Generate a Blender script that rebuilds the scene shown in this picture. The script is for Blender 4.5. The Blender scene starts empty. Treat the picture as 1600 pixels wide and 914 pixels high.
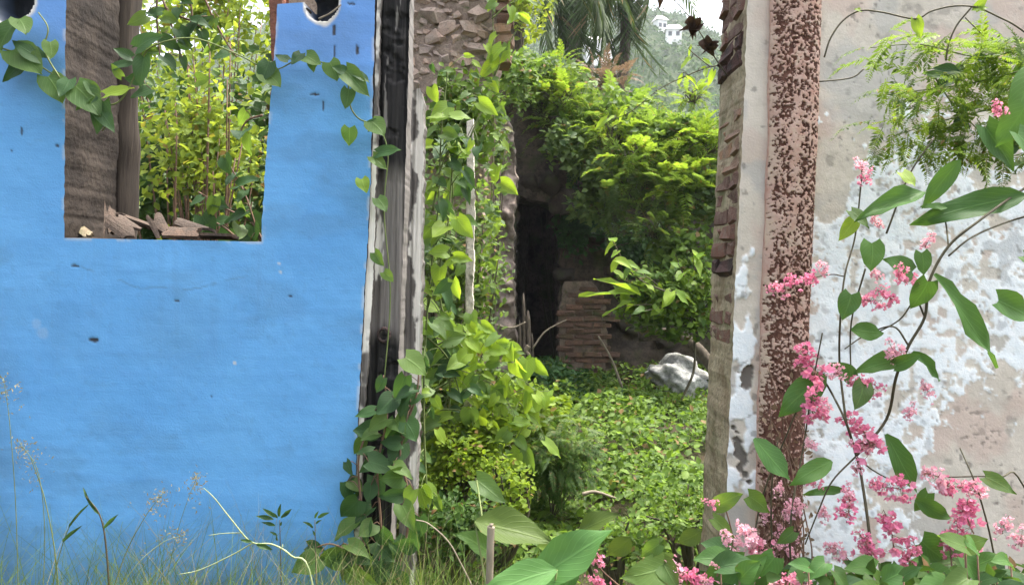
import bpy, bmesh, math, random
import numpy as np
from mathutils import Vector, Matrix, Euler

random.seed(7)
RNG = np.random.default_rng(11)
SC = bpy.context.scene
COL = SC.collection

# ------------------------------------------------------------------ camera
CAM = Vector((0.0, -3.1, 1.5))
F_PX = 1250.0                       # focal length in photo pixels (1600 wide)
PITCH = math.radians(-1.7)
ROLL = math.radians(1.4)
cam_data = bpy.data.cameras.new('camera')
cam_data.sensor_width = 36.0
cam_data.lens = 36.0 * F_PX / 1600.0
cam_data.clip_start = 0.05
cam_data.clip_end = 3000.0
cam = bpy.data.objects.new('camera', cam_data)
COL.objects.link(cam)
CAM_ROT = Matrix.Rotation(math.radians(90) + PITCH, 3, 'X') @ Matrix.Rotation(ROLL, 3, 'Z')
cam.matrix_world = Matrix.Translation(CAM) @ CAM_ROT.to_4x4()
SC.camera = cam

# ------------------------------------------------------------------ sky, sun, exposure
SUN_EL, SUN_AZ = math.radians(70), math.radians(62)     # azimuth from +Y towards +X
world = bpy.data.worlds.new('World')
SC.world = world
world.use_nodes = True
wn = world.node_tree
wn.nodes.clear()
wo = wn.nodes.new('ShaderNodeOutputWorld')
wb = wn.nodes.new('ShaderNodeBackground')
sky = wn.nodes.new('ShaderNodeTexSky')
sky.sky_type = 'NISHITA'
sky.sun_disc = False
sky.sun_elevation = SUN_EL
sky.sun_rotation = SUN_AZ
sky.dust_density = 8.0
sky.air_density = 1.0
sky.ozone_density = 1.0
wb.inputs['Strength'].default_value = 0.15
hs = wn.nodes.new('ShaderNodeHueSaturation')
hs.inputs['Saturation'].default_value = 0.5        # hazy white tropical sky
wn.links.new(sky.outputs[0], hs.inputs['Color'])
wn.links.new(hs.outputs[0], wb.inputs[0])
wn.links.new(wb.outputs[0], wo.inputs[0])
sun_data = bpy.data.lights.new('sun', 'SUN')
sun_data.energy = 1.4
sun_data.angle = math.radians(10.0)
sun_data.color = (1.0, 0.95, 0.86)
sun = bpy.data.objects.new('sun', sun_data)
COL.objects.link(sun)
sun_dir = Vector((math.sin(SUN_AZ) * math.cos(SUN_EL), math.cos(SUN_AZ) * math.cos(SUN_EL), math.sin(SUN_EL)))
sun.rotation_euler = (-sun_dir).to_track_quat('-Z', 'Y').to_euler()
SC.view_settings.view_transform = 'Standard'
SC.view_settings.look = 'None'
SC.view_settings.gamma = 1.0
SC.view_settings.use_curve_mapping = False
SC.view_settings.exposure = 2.25
SC.render.engine = 'CYCLES'
SC.cycles.max_bounces = 8
SC.cycles.transmission_bounces = 6
SC.cycles.use_denoising = True

# ------------------------------------------------------------------ helpers
_R = np.array(CAM_ROT)
_C = np.array(CAM)


def UA(px, py, y):
    """pixels (arrays) -> world points on the plane Y = y"""
    px = np.asarray(px, float); py = np.asarray(py, float)
    px, py, yy = np.broadcast_arrays(px, py, np.asarray(y, float))
    d = np.stack([(px - 800) / F_PX, -(py - 457) / F_PX, -np.ones_like(px)], -1) @ _R.T
    t = (yy - _C[1]) / d[..., 1]
    return _C + d * t[..., None]


def U(px, py, y):
    return Vector(UA(px, py, y))


def _hash(ix, iy, iz):
    h = (ix.astype(np.int64) * 374761393 + iy.astype(np.int64) * 668265263 + iz.astype(np.int64) * 2147483647) & 0xFFFFFFFF
    h = ((h ^ (h >> 13)) * 1274126177) & 0xFFFFFFFF
    h = ((h ^ (h >> 16)) * 2246822519) & 0xFFFFFFFF
    return ((h ^ (h >> 15)) & 0xFFFFFF) / float(0xFFFFFF)


def noise(p, s=1.0, seed=0):
    p = np.asarray(p, float) * s + seed * 17.31 + 1000.0
    i = np.floor(p).astype(np.int64); f = p - i
    f = f * f * (3 - 2 * f)
    out = 0
    for dx in (0, 1):
        wx = f[..., 0] if dx else 1 - f[..., 0]
        for dy in (0, 1):
            wy = f[..., 1] if dy else 1 - f[..., 1]
            for dz in (0, 1):
                wz = f[..., 2] if dz else 1 - f[..., 2]
                out = out + wx * wy * wz * _hash(i[..., 0] + dx, i[..., 1] + dy, i[..., 2] + dz)
    return out


def fbm(p, s=1.0, octv=4, seed=0, gain=0.5):
    a, t, r = 1.0, 0.0, 0.0
    for k in range(octv):
        r = r + a * noise(p, s * 2.03 ** k, seed + k * 3); t += a; a *= gain
    return r / t


def sstep(x, a, b):
    t = np.clip((x - a) / (b - a), 0, 1)
    return t * t * (3 - 2 * t)


class MB:
    def __init__(self):
        self.v, self.f, self.m, self.a, self.n, self.uv = [], [], [], {}, 0, None
        self.cnt = []

    def add(self, verts, faces, mat=0, attrs=None):
        verts = np.asarray(verts, float).reshape(-1, 3)
        self.v.append(verts)
        off = self.n
        for q in faces:
            self.f.append(tuple(int(i) + off for i in q)); self.m.append(mat)
        self.cnt.append((len(verts), attrs or {}))
        self.n += len(verts)

    def grid(self, G, mat=0, attrs=None, flip=False):
        nv, nu = G.shape[:2]
        idx = np.arange(nv * nu).reshape(nv, nu)
        a, b, c, d = idx[:-1, :-1], idx[:-1, 1:], idx[1:, 1:], idx[1:, :-1]
        q = np.stack([a, d, c, b] if not flip else [a, b, c, d], -1).reshape(-1, 4)
        at = {k: np.asarray(x).reshape(-1) for k, x in (attrs or {}).items()}
        self.add(G.reshape(-1, 3), q.tolist(), mat, at)

    def mesh(self, name, mats, smooth=True):
        me = bpy.data.meshes.new(name)
        V = np.concatenate(self.v) if self.v else np.zeros((0, 3))
        me.from_pydata(V.tolist(), [], self.f)
        for m in mats:
            me.materials.append(m)
        me.polygons.foreach_set('material_index', np.array(self.m, dtype=np.int32))
        if smooth:
            me.polygons.foreach_set('use_smooth', np.ones(len(self.f), dtype=bool))
        keys = set(k for _, a in self.cnt for k in a)
        for k in keys:
            arr = np.concatenate([np.asarray(a[k], float) if k in a else np.zeros(c) for c, a in self.cnt])
            at = me.attributes.new(k, 'FLOAT', 'POINT')
            at.data.foreach_set('value', arr.astype(np.float32))
        me.update()
        return me


def fast_mesh(name, V, tris, mats, attrs=None, smooth=False):
    """big triangle soups from numpy"""
    me = bpy.data.meshes.new(name)
    n, t = len(V), len(tris)
    me.vertices.add(n); me.vertices.foreach_set('co', np.asarray(V, np.float32).reshape(-1))
    me.loops.add(t * 3); me.loops.foreach_set('vertex_index', np.asarray(tris, np.int32).reshape(-1))
    me.polygons.add(t); me.polygons.foreach_set('loop_start', np.arange(0, t * 3, 3, dtype=np.int32))
    me.polygons.foreach_set('loop_total', np.full(t, 3, np.int32))
    if smooth:
        me.polygons.foreach_set('use_smooth', np.ones(t, dtype=bool))
    for m in mats:
        me.materials.append(m)
    for k, arr in (attrs or {}).items():
        at = me.attributes.new(k, 'FLOAT', 'POINT'); at.data.foreach_set('value', np.asarray(arr, np.float32))
    me.update(calc_edges=True)
    me.validate()
    return me


def link(name, me, parent=None, mw=None):
    o = bpy.data.objects.new(name, me)
    COL.objects.link(o)
    if mw is not None:
        o.matrix_basis = mw
    if parent is not None:
        o.parent = parent
        o.matrix_parent_inverse = ORIGIN[parent.name].inverted()
    return o


ORIGIN = {}


def thing(name, label, cat, loc, group=None):
    o = bpy.data.objects.new(name, None)
    COL.objects.link(o)
    o.empty_display_size = 0.1
    o.location = loc
    ORIGIN[o.name] = Matrix.Translation(Vector(loc))
    o['label'] = label; o['category'] = cat
    if group:
        o['group'] = group
    return o


def tag(o, label, cat, group=None):
    o['label'] = label; o['category'] = cat
    if group:
        o['group'] = group
    return o


def sub(o):
    """let a part (mesh in world coordinates) parent sub-parts"""
    ORIGIN[o.name] = Matrix.Identity(4) if o.parent is None else o.parent.matrix_basis.copy() @ o.matrix_parent_inverse @ o.matrix_basis
    return o


# ------------------------------------------------------------------ materials
def nt(name):
    m = bpy.data.materials.new(name)
    m.use_nodes = True
    t = m.node_tree
    t.nodes.clear()
    out = t.nodes.new('ShaderNodeOutputMaterial')
    return m, t, out


def N(t, kind, **kw):
    n = t.nodes.new(kind)
    for k, v in kw.items():
        if k.startswith('i_'):
            n.inputs[k[2:].replace('_', ' ')].default_value = v
        else:
            setattr(n, k, v)
    return n


def mixc(t, fac, a, b, blend='MIX'):
    n = t.nodes.new('ShaderNodeMix'); n.data_type = 'RGBA'; n.blend_type = blend
    for sock, val in ((n.inputs[0], fac), (n.inputs[6], a), (n.inputs[7], b)):
        if isinstance(val, (int, float)):
            sock.default_value = val
        elif isinstance(val, tuple):
            sock.default_value = (*val, 1.0) if len(val) == 3 else val
        else:
            t.links.new(val, sock)
    return n.outputs[2]


def ramp(t, src, lo, hi, c0=0.0, c1=1.0):
    n = t.nodes.new('ShaderNodeMapRange')
    n.inputs[1].default_value = lo; n.inputs[2].default_value = hi
    n.inputs[3].default_value = c0; n.inputs[4].default_value = c1
    t.links.new(src, n.inputs[0])
    return n.outputs[0]


def noise_node(t, scale, detail=4, rough=0.55, vec=None, dist=0.0):
    n = t.nodes.new('ShaderNodeTexNoise')
    n.inputs['Scale'].default_value = scale; n.inputs['Detail'].default_value = detail
    n.inputs['Roughness'].default_value = rough; n.inputs['Distortion'].default_value = dist
    if vec is not None:
        t.links.new(vec, n.inputs['Vector'])
    return n.outputs['Fac']


def coords(t, scale=(1, 1, 1), kind='Object'):
    c = t.nodes.new('ShaderNodeTexCoord')
    m = t.nodes.new('ShaderNodeMapping')
    m.inputs['Scale'].default_value = scale
    t.links.new(c.outputs[kind], m.inputs[0])
    return m.outputs[0]


def world_pos(t, scale=(1, 1, 1)):
    g = t.nodes.new('ShaderNodeNewGeometry')
    m = t.nodes.new('ShaderNodeMapping')
    m.inputs['Scale'].default_value = scale
    t.links.new(g.outputs['Position'], m.inputs[0])
    return m.outputs[0]


def attr(t, name):
    n = t.nodes.new('ShaderNodeAttribute'); n.attribute_name = name
    return n.outputs['Fac']


def bump(t, h, strength=0.4, dist=0.01):
    b = t.nodes.new('ShaderNodeBump')
    b.inputs['Strength'].default_value = strength; b.inputs['Distance'].default_value = dist
    t.links.new(h, b.inputs['Height'])
    return b.outputs[0]


def principled(t, out, col, rough=0.8, normal=None, spec=0.3):
    p = t.nodes.new('ShaderNodeBsdfPrincipled')
    p.inputs['Roughness'].default_value = rough
    p.inputs['Specular IOR Level'].default_value = spec
    if isinstance(col, tuple):
        p.inputs['Base Color'].default_value = (*col, 1)
    else:
        t.links.new(col, p.inputs['Base Color'])
    if normal is not None:
        t.links.new(normal, p.inputs['Normal'])
    if out is not None:
        t.links.new(p.outputs[0], out.inputs[0])
    return p


def leaf_mat(name, dark, light, trans=0.4, rough=0.5, tcol=None, veins=False, dead=None, spec=None, tint=(1.5, 1.5, 0.9)):
    if spec is None:
        spec = 0.2 if veins else 0.12
    m, t, out = nt(name)
    g = t.nodes.new('ShaderNodeNewGeometry')
    oi = t.nodes.new('ShaderNodeObjectInfo')
    r = t.nodes.new('ShaderNodeMath'); r.operation = 'ADD'
    t.links.new(g.outputs['Random Per Island'], r.inputs[0]); t.links.new(oi.outputs['Random'], r.inputs[1])
    fr = t.nodes.new('ShaderNodeMath'); fr.operation = 'FRACT'
    t.links.new(r.outputs[0], fr.inputs[0])
    rnd = fr.outputs[0]
    col = mixc(t, rnd, dark, light)
    blot = noise_node(t, 9.0, 3, 0.6, world_pos(t))
    col = mixc(t, ramp(t, blot, 0.35, 0.75, 0, 0.45), col, tuple(c * 0.55 for c in dark))
    if dead is not None:
        g2 = t.nodes.new('ShaderNodeMath'); g2.operation = 'MULTIPLY'; g2.inputs[1].default_value = 7.37
        t.links.new(rnd, g2.inputs[0])
        g3 = t.nodes.new('ShaderNodeMath'); g3.operation = 'FRACT'; t.links.new(g2.outputs[0], g3.inputs[0])
        col = mixc(t, ramp(t, g3.outputs[0], 0.955, 0.965), col, dead)
    nrm = None
    if veins:
        u = attr(t, 'lu'); v = attr(t, 'lv')
        mid = ramp(t, u, 0.0, 0.09, 1, 0)
        w = t.nodes.new('ShaderNodeMath'); w.operation = 'MULTIPLY_ADD'; w.inputs[1].default_value = -0.45
        t.links.new(u, w.inputs[0]); t.links.new(v, w.inputs[2])
        w2 = t.nodes.new('ShaderNodeMath'); w2.operation = 'MULTIPLY'; w2.inputs[1].default_value = 46.0
        t.links.new(w.outputs[0], w2.inputs[0])
        w3 = t.nodes.new('ShaderNodeMath'); w3.operation = 'SINE'; t.links.new(w2.outputs[0], w3.inputs[0])
        side = ramp(t, w3.outputs[0], 0.86, 1.0, 0, 0.55)
        mx = t.nodes.new('ShaderNodeMath'); mx.operation = 'MAXIMUM'
        t.links.new(mid, mx.inputs[0]); t.links.new(side, mx.inputs[1])
        vcol = tuple(min(1, c * 1.6 + 0.015) for c in light)
        f = t.nodes.new('ShaderNodeMath'); f.operation = 'MULTIPLY'; f.inputs[1].default_value = 0.35
        t.links.new(mx.outputs[0], f.inputs[0])
        # insect spots and browned margins
        spots = noise_node(t, 60.0, 2, 0.5, world_pos(t))
        edge = ramp(t, u, 0.8, 1.0, 0, 0.12)
        sp = t.nodes.new('ShaderNodeMath'); sp.operation = 'ADD'
        t.links.new(spots, sp.inputs[0]); t.links.new(edge, sp.inputs[1])
        col = mixc(t, f.outputs[0], col, vcol)
        col = mixc(t, ramp(t, sp.outputs[0], 0.74, 0.8, 0, 0.8), col, (0.13, 0.09, 0.03))
        nrm = bump(t, mx.outputs[0], 0.35, 0.004)
    p = principled(t, None, col, rough, nrm, spec)
    tr = t.nodes.new('ShaderNodeBsdfTranslucent')
    tc = mixc(t, 0.5, col, tcol if tcol else light)
    t.links.new(mixc(t, 1.0, tc, tint, 'MULTIPLY'), tr.inputs[0])
    ms = t.nodes.new('ShaderNodeMixShader'); ms.inputs[0].default_value = trans
    t.links.new(p.outputs[0], ms.inputs[1]); t.links.new(tr.outputs[0], ms.inputs[2])
    t.links.new(ms.outputs[0], out.inputs[0])
    return m


def stem_mat(name, a, b, rough=0.7):
    m, t, out = nt(name)
    n = noise_node(t, 40, 4, 0.6, world_pos(t, (1, 1, 0.35)))
    principled(t, out, mixc(t, ramp(t, n, 0.35, 0.65), a, b), rough, bump(t, n, 0.4, 0.004))
    return m


def stone_mat(name, a, b, c, scale=6.0, moss=0.0, rough=0.9, bs=0.6):
    m, t, out = nt(name)
    wp = world_pos(t)
    oi = t.nodes.new('ShaderNodeObjectInfo')
    n1 = noise_node(t, scale, 5, 0.62, wp)
    n2 = noise_node(t, scale * 5.5, 4, 0.65, wp)
    base = mixc(t, oi.outputs['Random'], a, b)
    col = mixc(t, ramp(t, n1, 0.42, 0.62), base, c)
    col = mixc(t, ramp(t, n2, 0.5, 0.72, 0, 0.75), col, tuple(x * 0.4 for x in c))
    if moss:
        n3 = noise_node(t, scale * 0.8, 4, 0.6, wp)
        col = mixc(t, ramp(t, n3, 0.62 - 0.2 * moss, 0.75, 0, 0.85), col, (0.05, 0.075, 0.02))
    principled(t, out, col, rough, bump(t, n2, bs, 0.012), 0.2)
    return m


M = {}


def build_mats():
    # blue limewash paint on plaster
    m, t, out = nt('blue_paint')
    wp = world_pos(t)
    big = noise_node(t, 1.6, 5, 0.6, wp, 0.3)
    mid = noise_node(t, 7.0, 5, 0.65, wp)
    fine = noise_node(t, 130.0, 3, 0.6, wp)
    strk = noise_node(t, 3.0, 5, 0.6, world_pos(t, (1.0, 1.0, 9.0)))
    drip = noise_node(t, 5.0, 4, 0.6, world_pos(t, (3.2, 1.0, 0.22)))
    col = mixc(t, ramp(t, big, 0.35, 0.68), (0.105, 0.315, 0.62), (0.135, 0.37, 0.68))
    col = mixc(t, ramp(t, strk, 0.48, 0.72, 0, 0.35), col, (0.09, 0.265, 0.54))
    col = mixc(t, ramp(t, drip, 0.58, 0.8, 0, 0.30), col, (0.13, 0.30, 0.58))
    col = mixc(t, ramp(t, mid, 0.6, 0.82, 0, 0.35), col, (0.14, 0.34, 0.68))
    col = mixc(t, attr(t, 'weather'), col, (0.13, 0.275, 0.62))
    col = mixc(t, attr(t, 'dirt'), col, (0.07, 0.11, 0.13))
    col = mixc(t, attr(t, 'bare'), col, (0.60, 0.57, 0.50))
    col = mixc(t, attr(t, 'chip'), col, (0.035, 0.04, 0.05))
    hh = t.nodes.new('ShaderNodeMath'); hh.operation = 'ADD'
    t.links.new(fine, hh.inputs[0]); t.links.new(strk, hh.inputs[1])
    principled(t, out, col, 0.62, bump(t, hh.outputs[0], 0.22, 0.006), 0.25)
    M['blue'] = m
    # rough wall core seen in reveals and breaks
    M['core'] = stone_mat('wall_core', (0.046, 0.036, 0.029), (0.046, 0.036, 0.029), (0.024, 0.019, 0.016), 7.0, 0.0)
    M['brickcore'] = stone_mat('brick_core', (0.28, 0.12, 0.08), (0.24, 0.10, 0.07), (0.16, 0.08, 0.06), 12.0)
    # peeling plaster wall on the right
    m, t, out = nt('peeling_plaster')
    wp = world_pos(t)
    n1 = noise_node(t, 3.5, 5, 0.65, wp, 0.4)
    n2 = noise_node(t, 22.0, 4, 0.65, wp)
    n3 = noise_node(t, 110.0, 3, 0.6, wp)
    col = mixc(t, ramp(t, n1, 0.38, 0.62), (0.62, 0.57, 0.49), (0.55, 0.50, 0.43))
    col = mixc(t, ramp(t, n2, 0.5, 0.75, 0, 0.6), col, (0.44, 0.40, 0.34))
    col = mixc(t, attr(t, 'pink'), col, (0.54, 0.43, 0.37))
    col = mixc(t, attr(t, 'grey'), col, (0.44, 0.43, 0.40))
    wcol = mixc(t, ramp(t, n2, 0.35, 0.7), (0.84, 0.87, 0.88), (0.72, 0.79, 0.83))
    col = mixc(t, attr(t, 'white'), col, wcol)
    col = mixc(t, attr(t, 'spot'), col, (0.10, 0.09, 0.08))
    principled(t, out, col, 0.85, bump(t, n3, 0.3, 0.006), 0.2)
    M['plaster'] = m
    # pilaster: flaking terracotta wash
    m, t, out = nt('flaking_terracotta')
    wp = world_pos(t)
    n2 = noise_node(t, 30.0, 4, 0.65, wp)
    n1 = noise_node(t, 4.0, 4, 0.6, wp)
    col = mixc(t, ramp(t, n2, 0.35, 0.68), (0.44, 0.275, 0.22), (0.50, 0.37, 0.31))
    col = mixc(t, ramp(t, n1, 0.5, 0.7, 0, 0.5), col, (0.33, 0.125, 0.085))
    col = mixc(t, attr(t, 'pale'), col, (0.50, 0.40, 0.31))
    col = mixc(t, attr(t, 'flake'), col, mixc(t, ramp(t, n2, 0.4, 0.6), (0.075, 0.034, 0.024), (0.145, 0.07, 0.05)))
    principled(t, out, col, 0.88, bump(t, n2, 0.5, 0.006), 0.2)
    M['pilaster'] = m
    # weathered timber with char
    m, t, out = nt('charred_timber')
    wg = world_pos(t, (60, 60, 2.2))
    g = noise_node(t, 1.0, 5, 0.7, wg)
    g2 = noise_node(t, 1.0, 3, 0.6, world_pos(t, (160, 160, 5)))
    col = mixc(t, ramp(t, g, 0.32, 0.68), (0.085, 0.075, 0.068), (0.20, 0.185, 0.17))
    col = mixc(t, attr(t, 'white'), col, (0.76, 0.73, 0.66))
    ch = mixc(t, ramp(t, g, 0.45, 0.72), (0.006, 0.006, 0.006), (0.034, 0.031, 0.029))
    col = mixc(t, attr(t, 'char'), col, ch)
    principled(t, out, col, 0.75, bump(t, g2, 0.6, 0.006), 0.25)
    M['timber'] = m
    m, t, out = nt('old_wood')
    g = noise_node(t, 1.0, 5, 0.7, world_pos(t, (34, 34, 2.0)))
    b = noise_node(t, 4.0, 4, 0.6, world_pos(t))
    col = mixc(t, ramp(t, g, 0.35, 0.7), (0.028, 0.022, 0.018), (0.075, 0.06, 0.048))
    col = mixc(t, ramp(t, b, 0.5, 0.7, 0, 0.6), col, (0.03, 0.027, 0.022))
    principled(t, out, col, 0.85, bump(t, g, 0.6, 0.01), 0.2)
    M['oldwood'] = m
    M['brick'] = stone_mat('brick', (0.17, 0.083, 0.062), (0.105, 0.06, 0.05), (0.17, 0.12, 0.095), 22.0, 0.0)
    M['brick_orange'] = stone_mat('brick_orange', (0.28, 0.165, 0.10), (0.22, 0.13, 0.09), (0.22, 0.16, 0.12), 14.0)
    M['brick_dark'] = stone_mat('brick_dark', (0.09, 0.045, 0.04), (0.06, 0.04, 0.037), (0.04, 0.03, 0.028), 14.0)
    M['old_brick'] = stone_mat('old_brick', (0.26, 0.15, 0.10), (0.14, 0.09, 0.068), (0.14, 0.092, 0.07), 7.0, 0.5)
    M['rubble'] = stone_mat('rubble_stone', (0.44, 0.31, 0.24), (0.24, 0.19, 0.165), (0.36, 0.29, 0.24), 16.0, 0.1)
    M['mortar'] = stone_mat('rubble_mortar', (0.28, 0.215, 0.17), (0.28, 0.215, 0.17), (0.19, 0.145, 0.115), 14.0, 0.3)
    M['ruin'] = stone_mat('ruin_stone', (0.12, 0.094, 0.075), (0.12, 0.094, 0.075), (0.05, 0.041, 0.034), 4.5, 0.55)
    M['ruin_stone'] = stone_mat('ruin_block', (0.09, 0.07, 0.055), (0.05, 0.042, 0.036), (0.05, 0.04, 0.033), 5.0, 0.5)
    M['whitewash'] = stone_mat('whitewashed_stone', (0.50, 0.50, 0.48), (0.50, 0.50, 0.48), (0.20, 0.205, 0.195), 9.0, 0.3)
    M['tile'] = stone_mat('clay_tile', (0.14, 0.095, 0.07), (0.055, 0.05, 0.044), (0.085, 0.066, 0.053), 18.0)
    M['jambplaster'] = stone_mat('jamb_plaster', (0.34, 0.29, 0.20), (0.34, 0.29, 0.20), (0.22, 0.17, 0.11), 7.0, 0.5)
    M['limepost'] = stone_mat('lime_post', (0.74, 0.70, 0.61), (0.70, 0.65, 0.56), (0.45, 0.40, 0.33), 9.0, 0.05)
    # soil
    m, t, out = nt('leaf_litter_soil')
    wp = world_pos(t)
    a = noise_node(t, 2.5, 6, 0.65, wp); b = noise_node(t, 26.0, 5, 0.7, wp)
    col = mixc(t, ramp(t, a, 0.38, 0.64), (0.045, 0.032, 0.022), (0.035, 0.05, 0.016))
    col = mixc(t, ramp(t, b, 0.55, 0.75, 0, 0.8), col, (0.11, 0.085, 0.05))
    principled(t, out, col, 0.95, bump(t, b, 0.9, 0.03), 0.1)
    M['soil'] = m
    m, t, out = nt('forest_hillside')
    wp = world_pos(t)
    a = noise_node(t, 0.045, 6, 0.65, wp); b = noise_node(t, 0.4, 5, 0.7, wp)
    col = mixc(t, ramp(t, a, 0.38, 0.62), (0.035, 0.06, 0.022), (0.075, 0.10, 0.04))
    col = mixc(t, ramp(t, b, 0.45, 0.7, 0, 0.7), col, (0.028, 0.045, 0.02))
    principled(t, out, col, 0.95, bump(t, b, 1.0, 1.5), 0.1)
    M['hill'] = m
    m, t, out = nt('white_house_paint')
    principled(t, out, mixc(t, ramp(t, noise_node(t, 1.2, 4, 0.6, world_pos(t)), 0.4, 0.7), (0.85, 0.84, 0.82), (0.78, 0.77, 0.74)), 0.8)
    M['housewhite'] = m
    m, t, out = nt('house_roof_sheet')
    principled(t, out, mixc(t, ramp(t, noise_node(t, 1.5, 4, 0.6, world_pos(t)), 0.4, 0.7), (0.62, 0.62, 0.62), (0.5, 0.42, 0.38)), 0.6)
    M['houseroof'] = m
    m, t, out = nt('dark_window_glass')
    principled(t, out, mixc(t, ramp(t, noise_node(t, 2, 2, 0.6, world_pos(t)), 0.4, 0.7), (0.03, 0.035, 0.04), (0.06, 0.065, 0.07)), 0.15, None, 0.5)
    M['houseglass'] = m
    # leaves
    M['l_vine'] = leaf_mat('vine_leaf_bright', (0.09, 0.17, 0.026), (0.23, 0.33, 0.045), 0.45, tcol=(0.38, 0.52, 0.05), veins=True)
    M['l_vine_mid'] = leaf_mat('vine_leaf_mid', (0.04, 0.09, 0.024), (0.10, 0.165, 0.04), 0.38, tcol=(0.22, 0.34, 0.05), veins=True)
    M['l_vine_dark'] = leaf_mat('vine_leaf_dark', (0.022, 0.055, 0.02), (0.042, 0.095, 0.03), 0.3, tcol=(0.1, 0.2, 0.05), veins=True)
    M['l_coral'] = leaf_mat('coral_vine_leaf', (0.038, 0.105, 0.028), (0.075, 0.165, 0.035), 0.35, tcol=(0.15, 0.27, 0.05), veins=True)
    M['l_big'] = leaf_mat('broad_leaf', (0.05, 0.135, 0.035), (0.085, 0.19, 0.05), 0.3, tcol=(0.15, 0.28, 0.06), veins=True)
    M['l_olive'] = leaf_mat('olive_leaf', (0.06, 0.10, 0.018), (0.08, 0.12, 0.022), 0.3, veins=True)
    M['l_dead'] = leaf_mat('dead_leaf', (0.045, 0.028, 0.022), (0.075, 0.045, 0.032), 0.1, rough=0.8, veins=True)
    M['l_shrub'] = leaf_mat('shrub_leaf', (0.05, 0.10, 0.016), (0.26, 0.34, 0.05), 0.45, tcol=(0.36, 0.42, 0.06), dead=(0.16, 0.09, 0.03))
    M['l_deep'] = leaf_mat('deep_shrub_leaf', (0.025, 0.06, 0.015), (0.07, 0.13, 0.025), 0.35, dead=(0.12, 0.07, 0.03))
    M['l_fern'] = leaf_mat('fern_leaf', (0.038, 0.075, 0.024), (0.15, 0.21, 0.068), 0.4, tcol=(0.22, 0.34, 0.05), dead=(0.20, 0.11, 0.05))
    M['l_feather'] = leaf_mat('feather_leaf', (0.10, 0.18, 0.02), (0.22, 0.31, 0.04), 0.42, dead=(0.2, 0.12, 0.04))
    M['l_ground'] = leaf_mat('ground_cover_leaf', (0.038, 0.08, 0.014), (0.155, 0.24, 0.042), 0.36, tcol=(0.15, 0.25, 0.035), dead=(0.17, 0.11, 0.05))
    M['l_herb'] = leaf_mat('herb_leaf', (0.085, 0.15, 0.014), (0.22, 0.30, 0.03), 0.45, dead=(0.19, 0.12, 0.05))
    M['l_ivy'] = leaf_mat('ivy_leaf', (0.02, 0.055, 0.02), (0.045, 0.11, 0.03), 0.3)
    M['l_rust'] = leaf_mat('rusty_shoot_leaf', (0.15, 0.11, 0.07), (0.25, 0.18, 0.12), 0.3, tint=(1.1, 1, .9))
    M['l_palm'] = leaf_mat('palm_leaf', (0.035, 0.065, 0.018), (0.07, 0.11, 0.034), 0.25, rough=0.6, dead=(0.2, 0.14, 0.07))
    M['l_grass'] = leaf_mat('grass_blade', (0.05, 0.11, 0.02), (0.15, 0.21, 0.045), 0.35, dead=(0.3, 0.24, 0.12))
    M['l_dry'] = leaf_mat('dry_grass', (0.16, 0.14, 0.07), (0.26, 0.23, 0.13), 0.35)
    M['l_forest'] = leaf_mat('forest_crown', (0.03, 0.065, 0.02), (0.065, 0.11, 0.032), 0.15, rough=0.9, spec=0.0)
    M['petal'] = leaf_mat('pink_petal', (0.60, 0.14, 0.29), (0.76, 0.34, 0.47), 0.35, tcol=(0.8, 0.36, 0.52), spec=0.15, rough=0.6, tint=(1.3, 1.18, 1.05))
    M['petal_pale'] = leaf_mat('pale_pink_petal', (0.68, 0.38, 0.50), (0.80, 0.58, 0.67), 0.4, tcol=(0.85, 0.5, 0.55), spec=0.15, rough=0.6, tint=(1.3, 1.18, 1.05))
    M['petal_coral'] = leaf_mat('coral_petal', (0.60, 0.19, 0.33), (0.74, 0.37, 0.49), 0.4, tcol=(0.8, 0.4, 0.52), spec=0.15, rough=0.6, tint=(1.3, 1.18, 1.05))
    M['s_green'] = stem_mat('green_stem', (0.09, 0.13, 0.035), (0.15, 0.18, 0.06))
    M['s_dark'] = stem_mat('dark_stem', (0.045, 0.04, 0.022), (0.085, 0.075, 0.04))
    M['s_pale'] = stem_mat('pale_stem', (0.20, 0.25, 0.11), (0.28, 0.32, 0.17))
    M['s_brown'] = stem_mat('brown_stem', (0.11, 0.065, 0.042), (0.20, 0.12, 0.08))
    M['s_dry'] = stem_mat('dry_twig', (0.17, 0.14, 0.10), (0.27, 0.23, 0.17))
    M['bark'] = stem_mat('bark', (0.06, 0.05, 0.038), (0.13, 0.105, 0.08), 0.9)


build_mats()


# ------------------------------------------------------------------ shape builders
def tube(mb, pts, r0, r1=None, sides=6, mat=0, caps=True):
    pts = np.asarray([tuple(p) for p in pts], float)
    n = len(pts)
    r1 = r0 if r1 is None else r1
    rr = np.linspace(r0, r1, n) if not hasattr(r0, '__len__') else np.asarray(r0)
    ring = []
    ref = np.array([0.31, 0.87, 0.38])
    for i in range(n):
        d = pts[min(i + 1, n - 1)] - pts[max(i - 1, 0)]
        d /= (np.linalg.norm(d) + 1e-9)
        a = np.cross(d, ref); a /= (np.linalg.norm(a) + 1e-9)
        b = np.cross(d, a)
        th = np.linspace(0, 2 * np.pi, sides, endpoint=False)
        ring.append(pts[i] + rr[i] * (np.cos(th)[:, None] * a + np.sin(th)[:, None] * b))
    V = np.concatenate(ring)
    fs = []
    for i in range(n - 1):
        for k in range(sides):
            k2 = (k + 1) % sides
            fs.append((i * sides + k, i * sides + k2, (i + 1) * sides + k2, (i + 1) * sides + k))
    if caps:
        fs.append(tuple(range(sides))[::-1]); fs.append(tuple((n - 1) * sides + k for k in range(sides)))
    mb.add(V, fs, mat)


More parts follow.
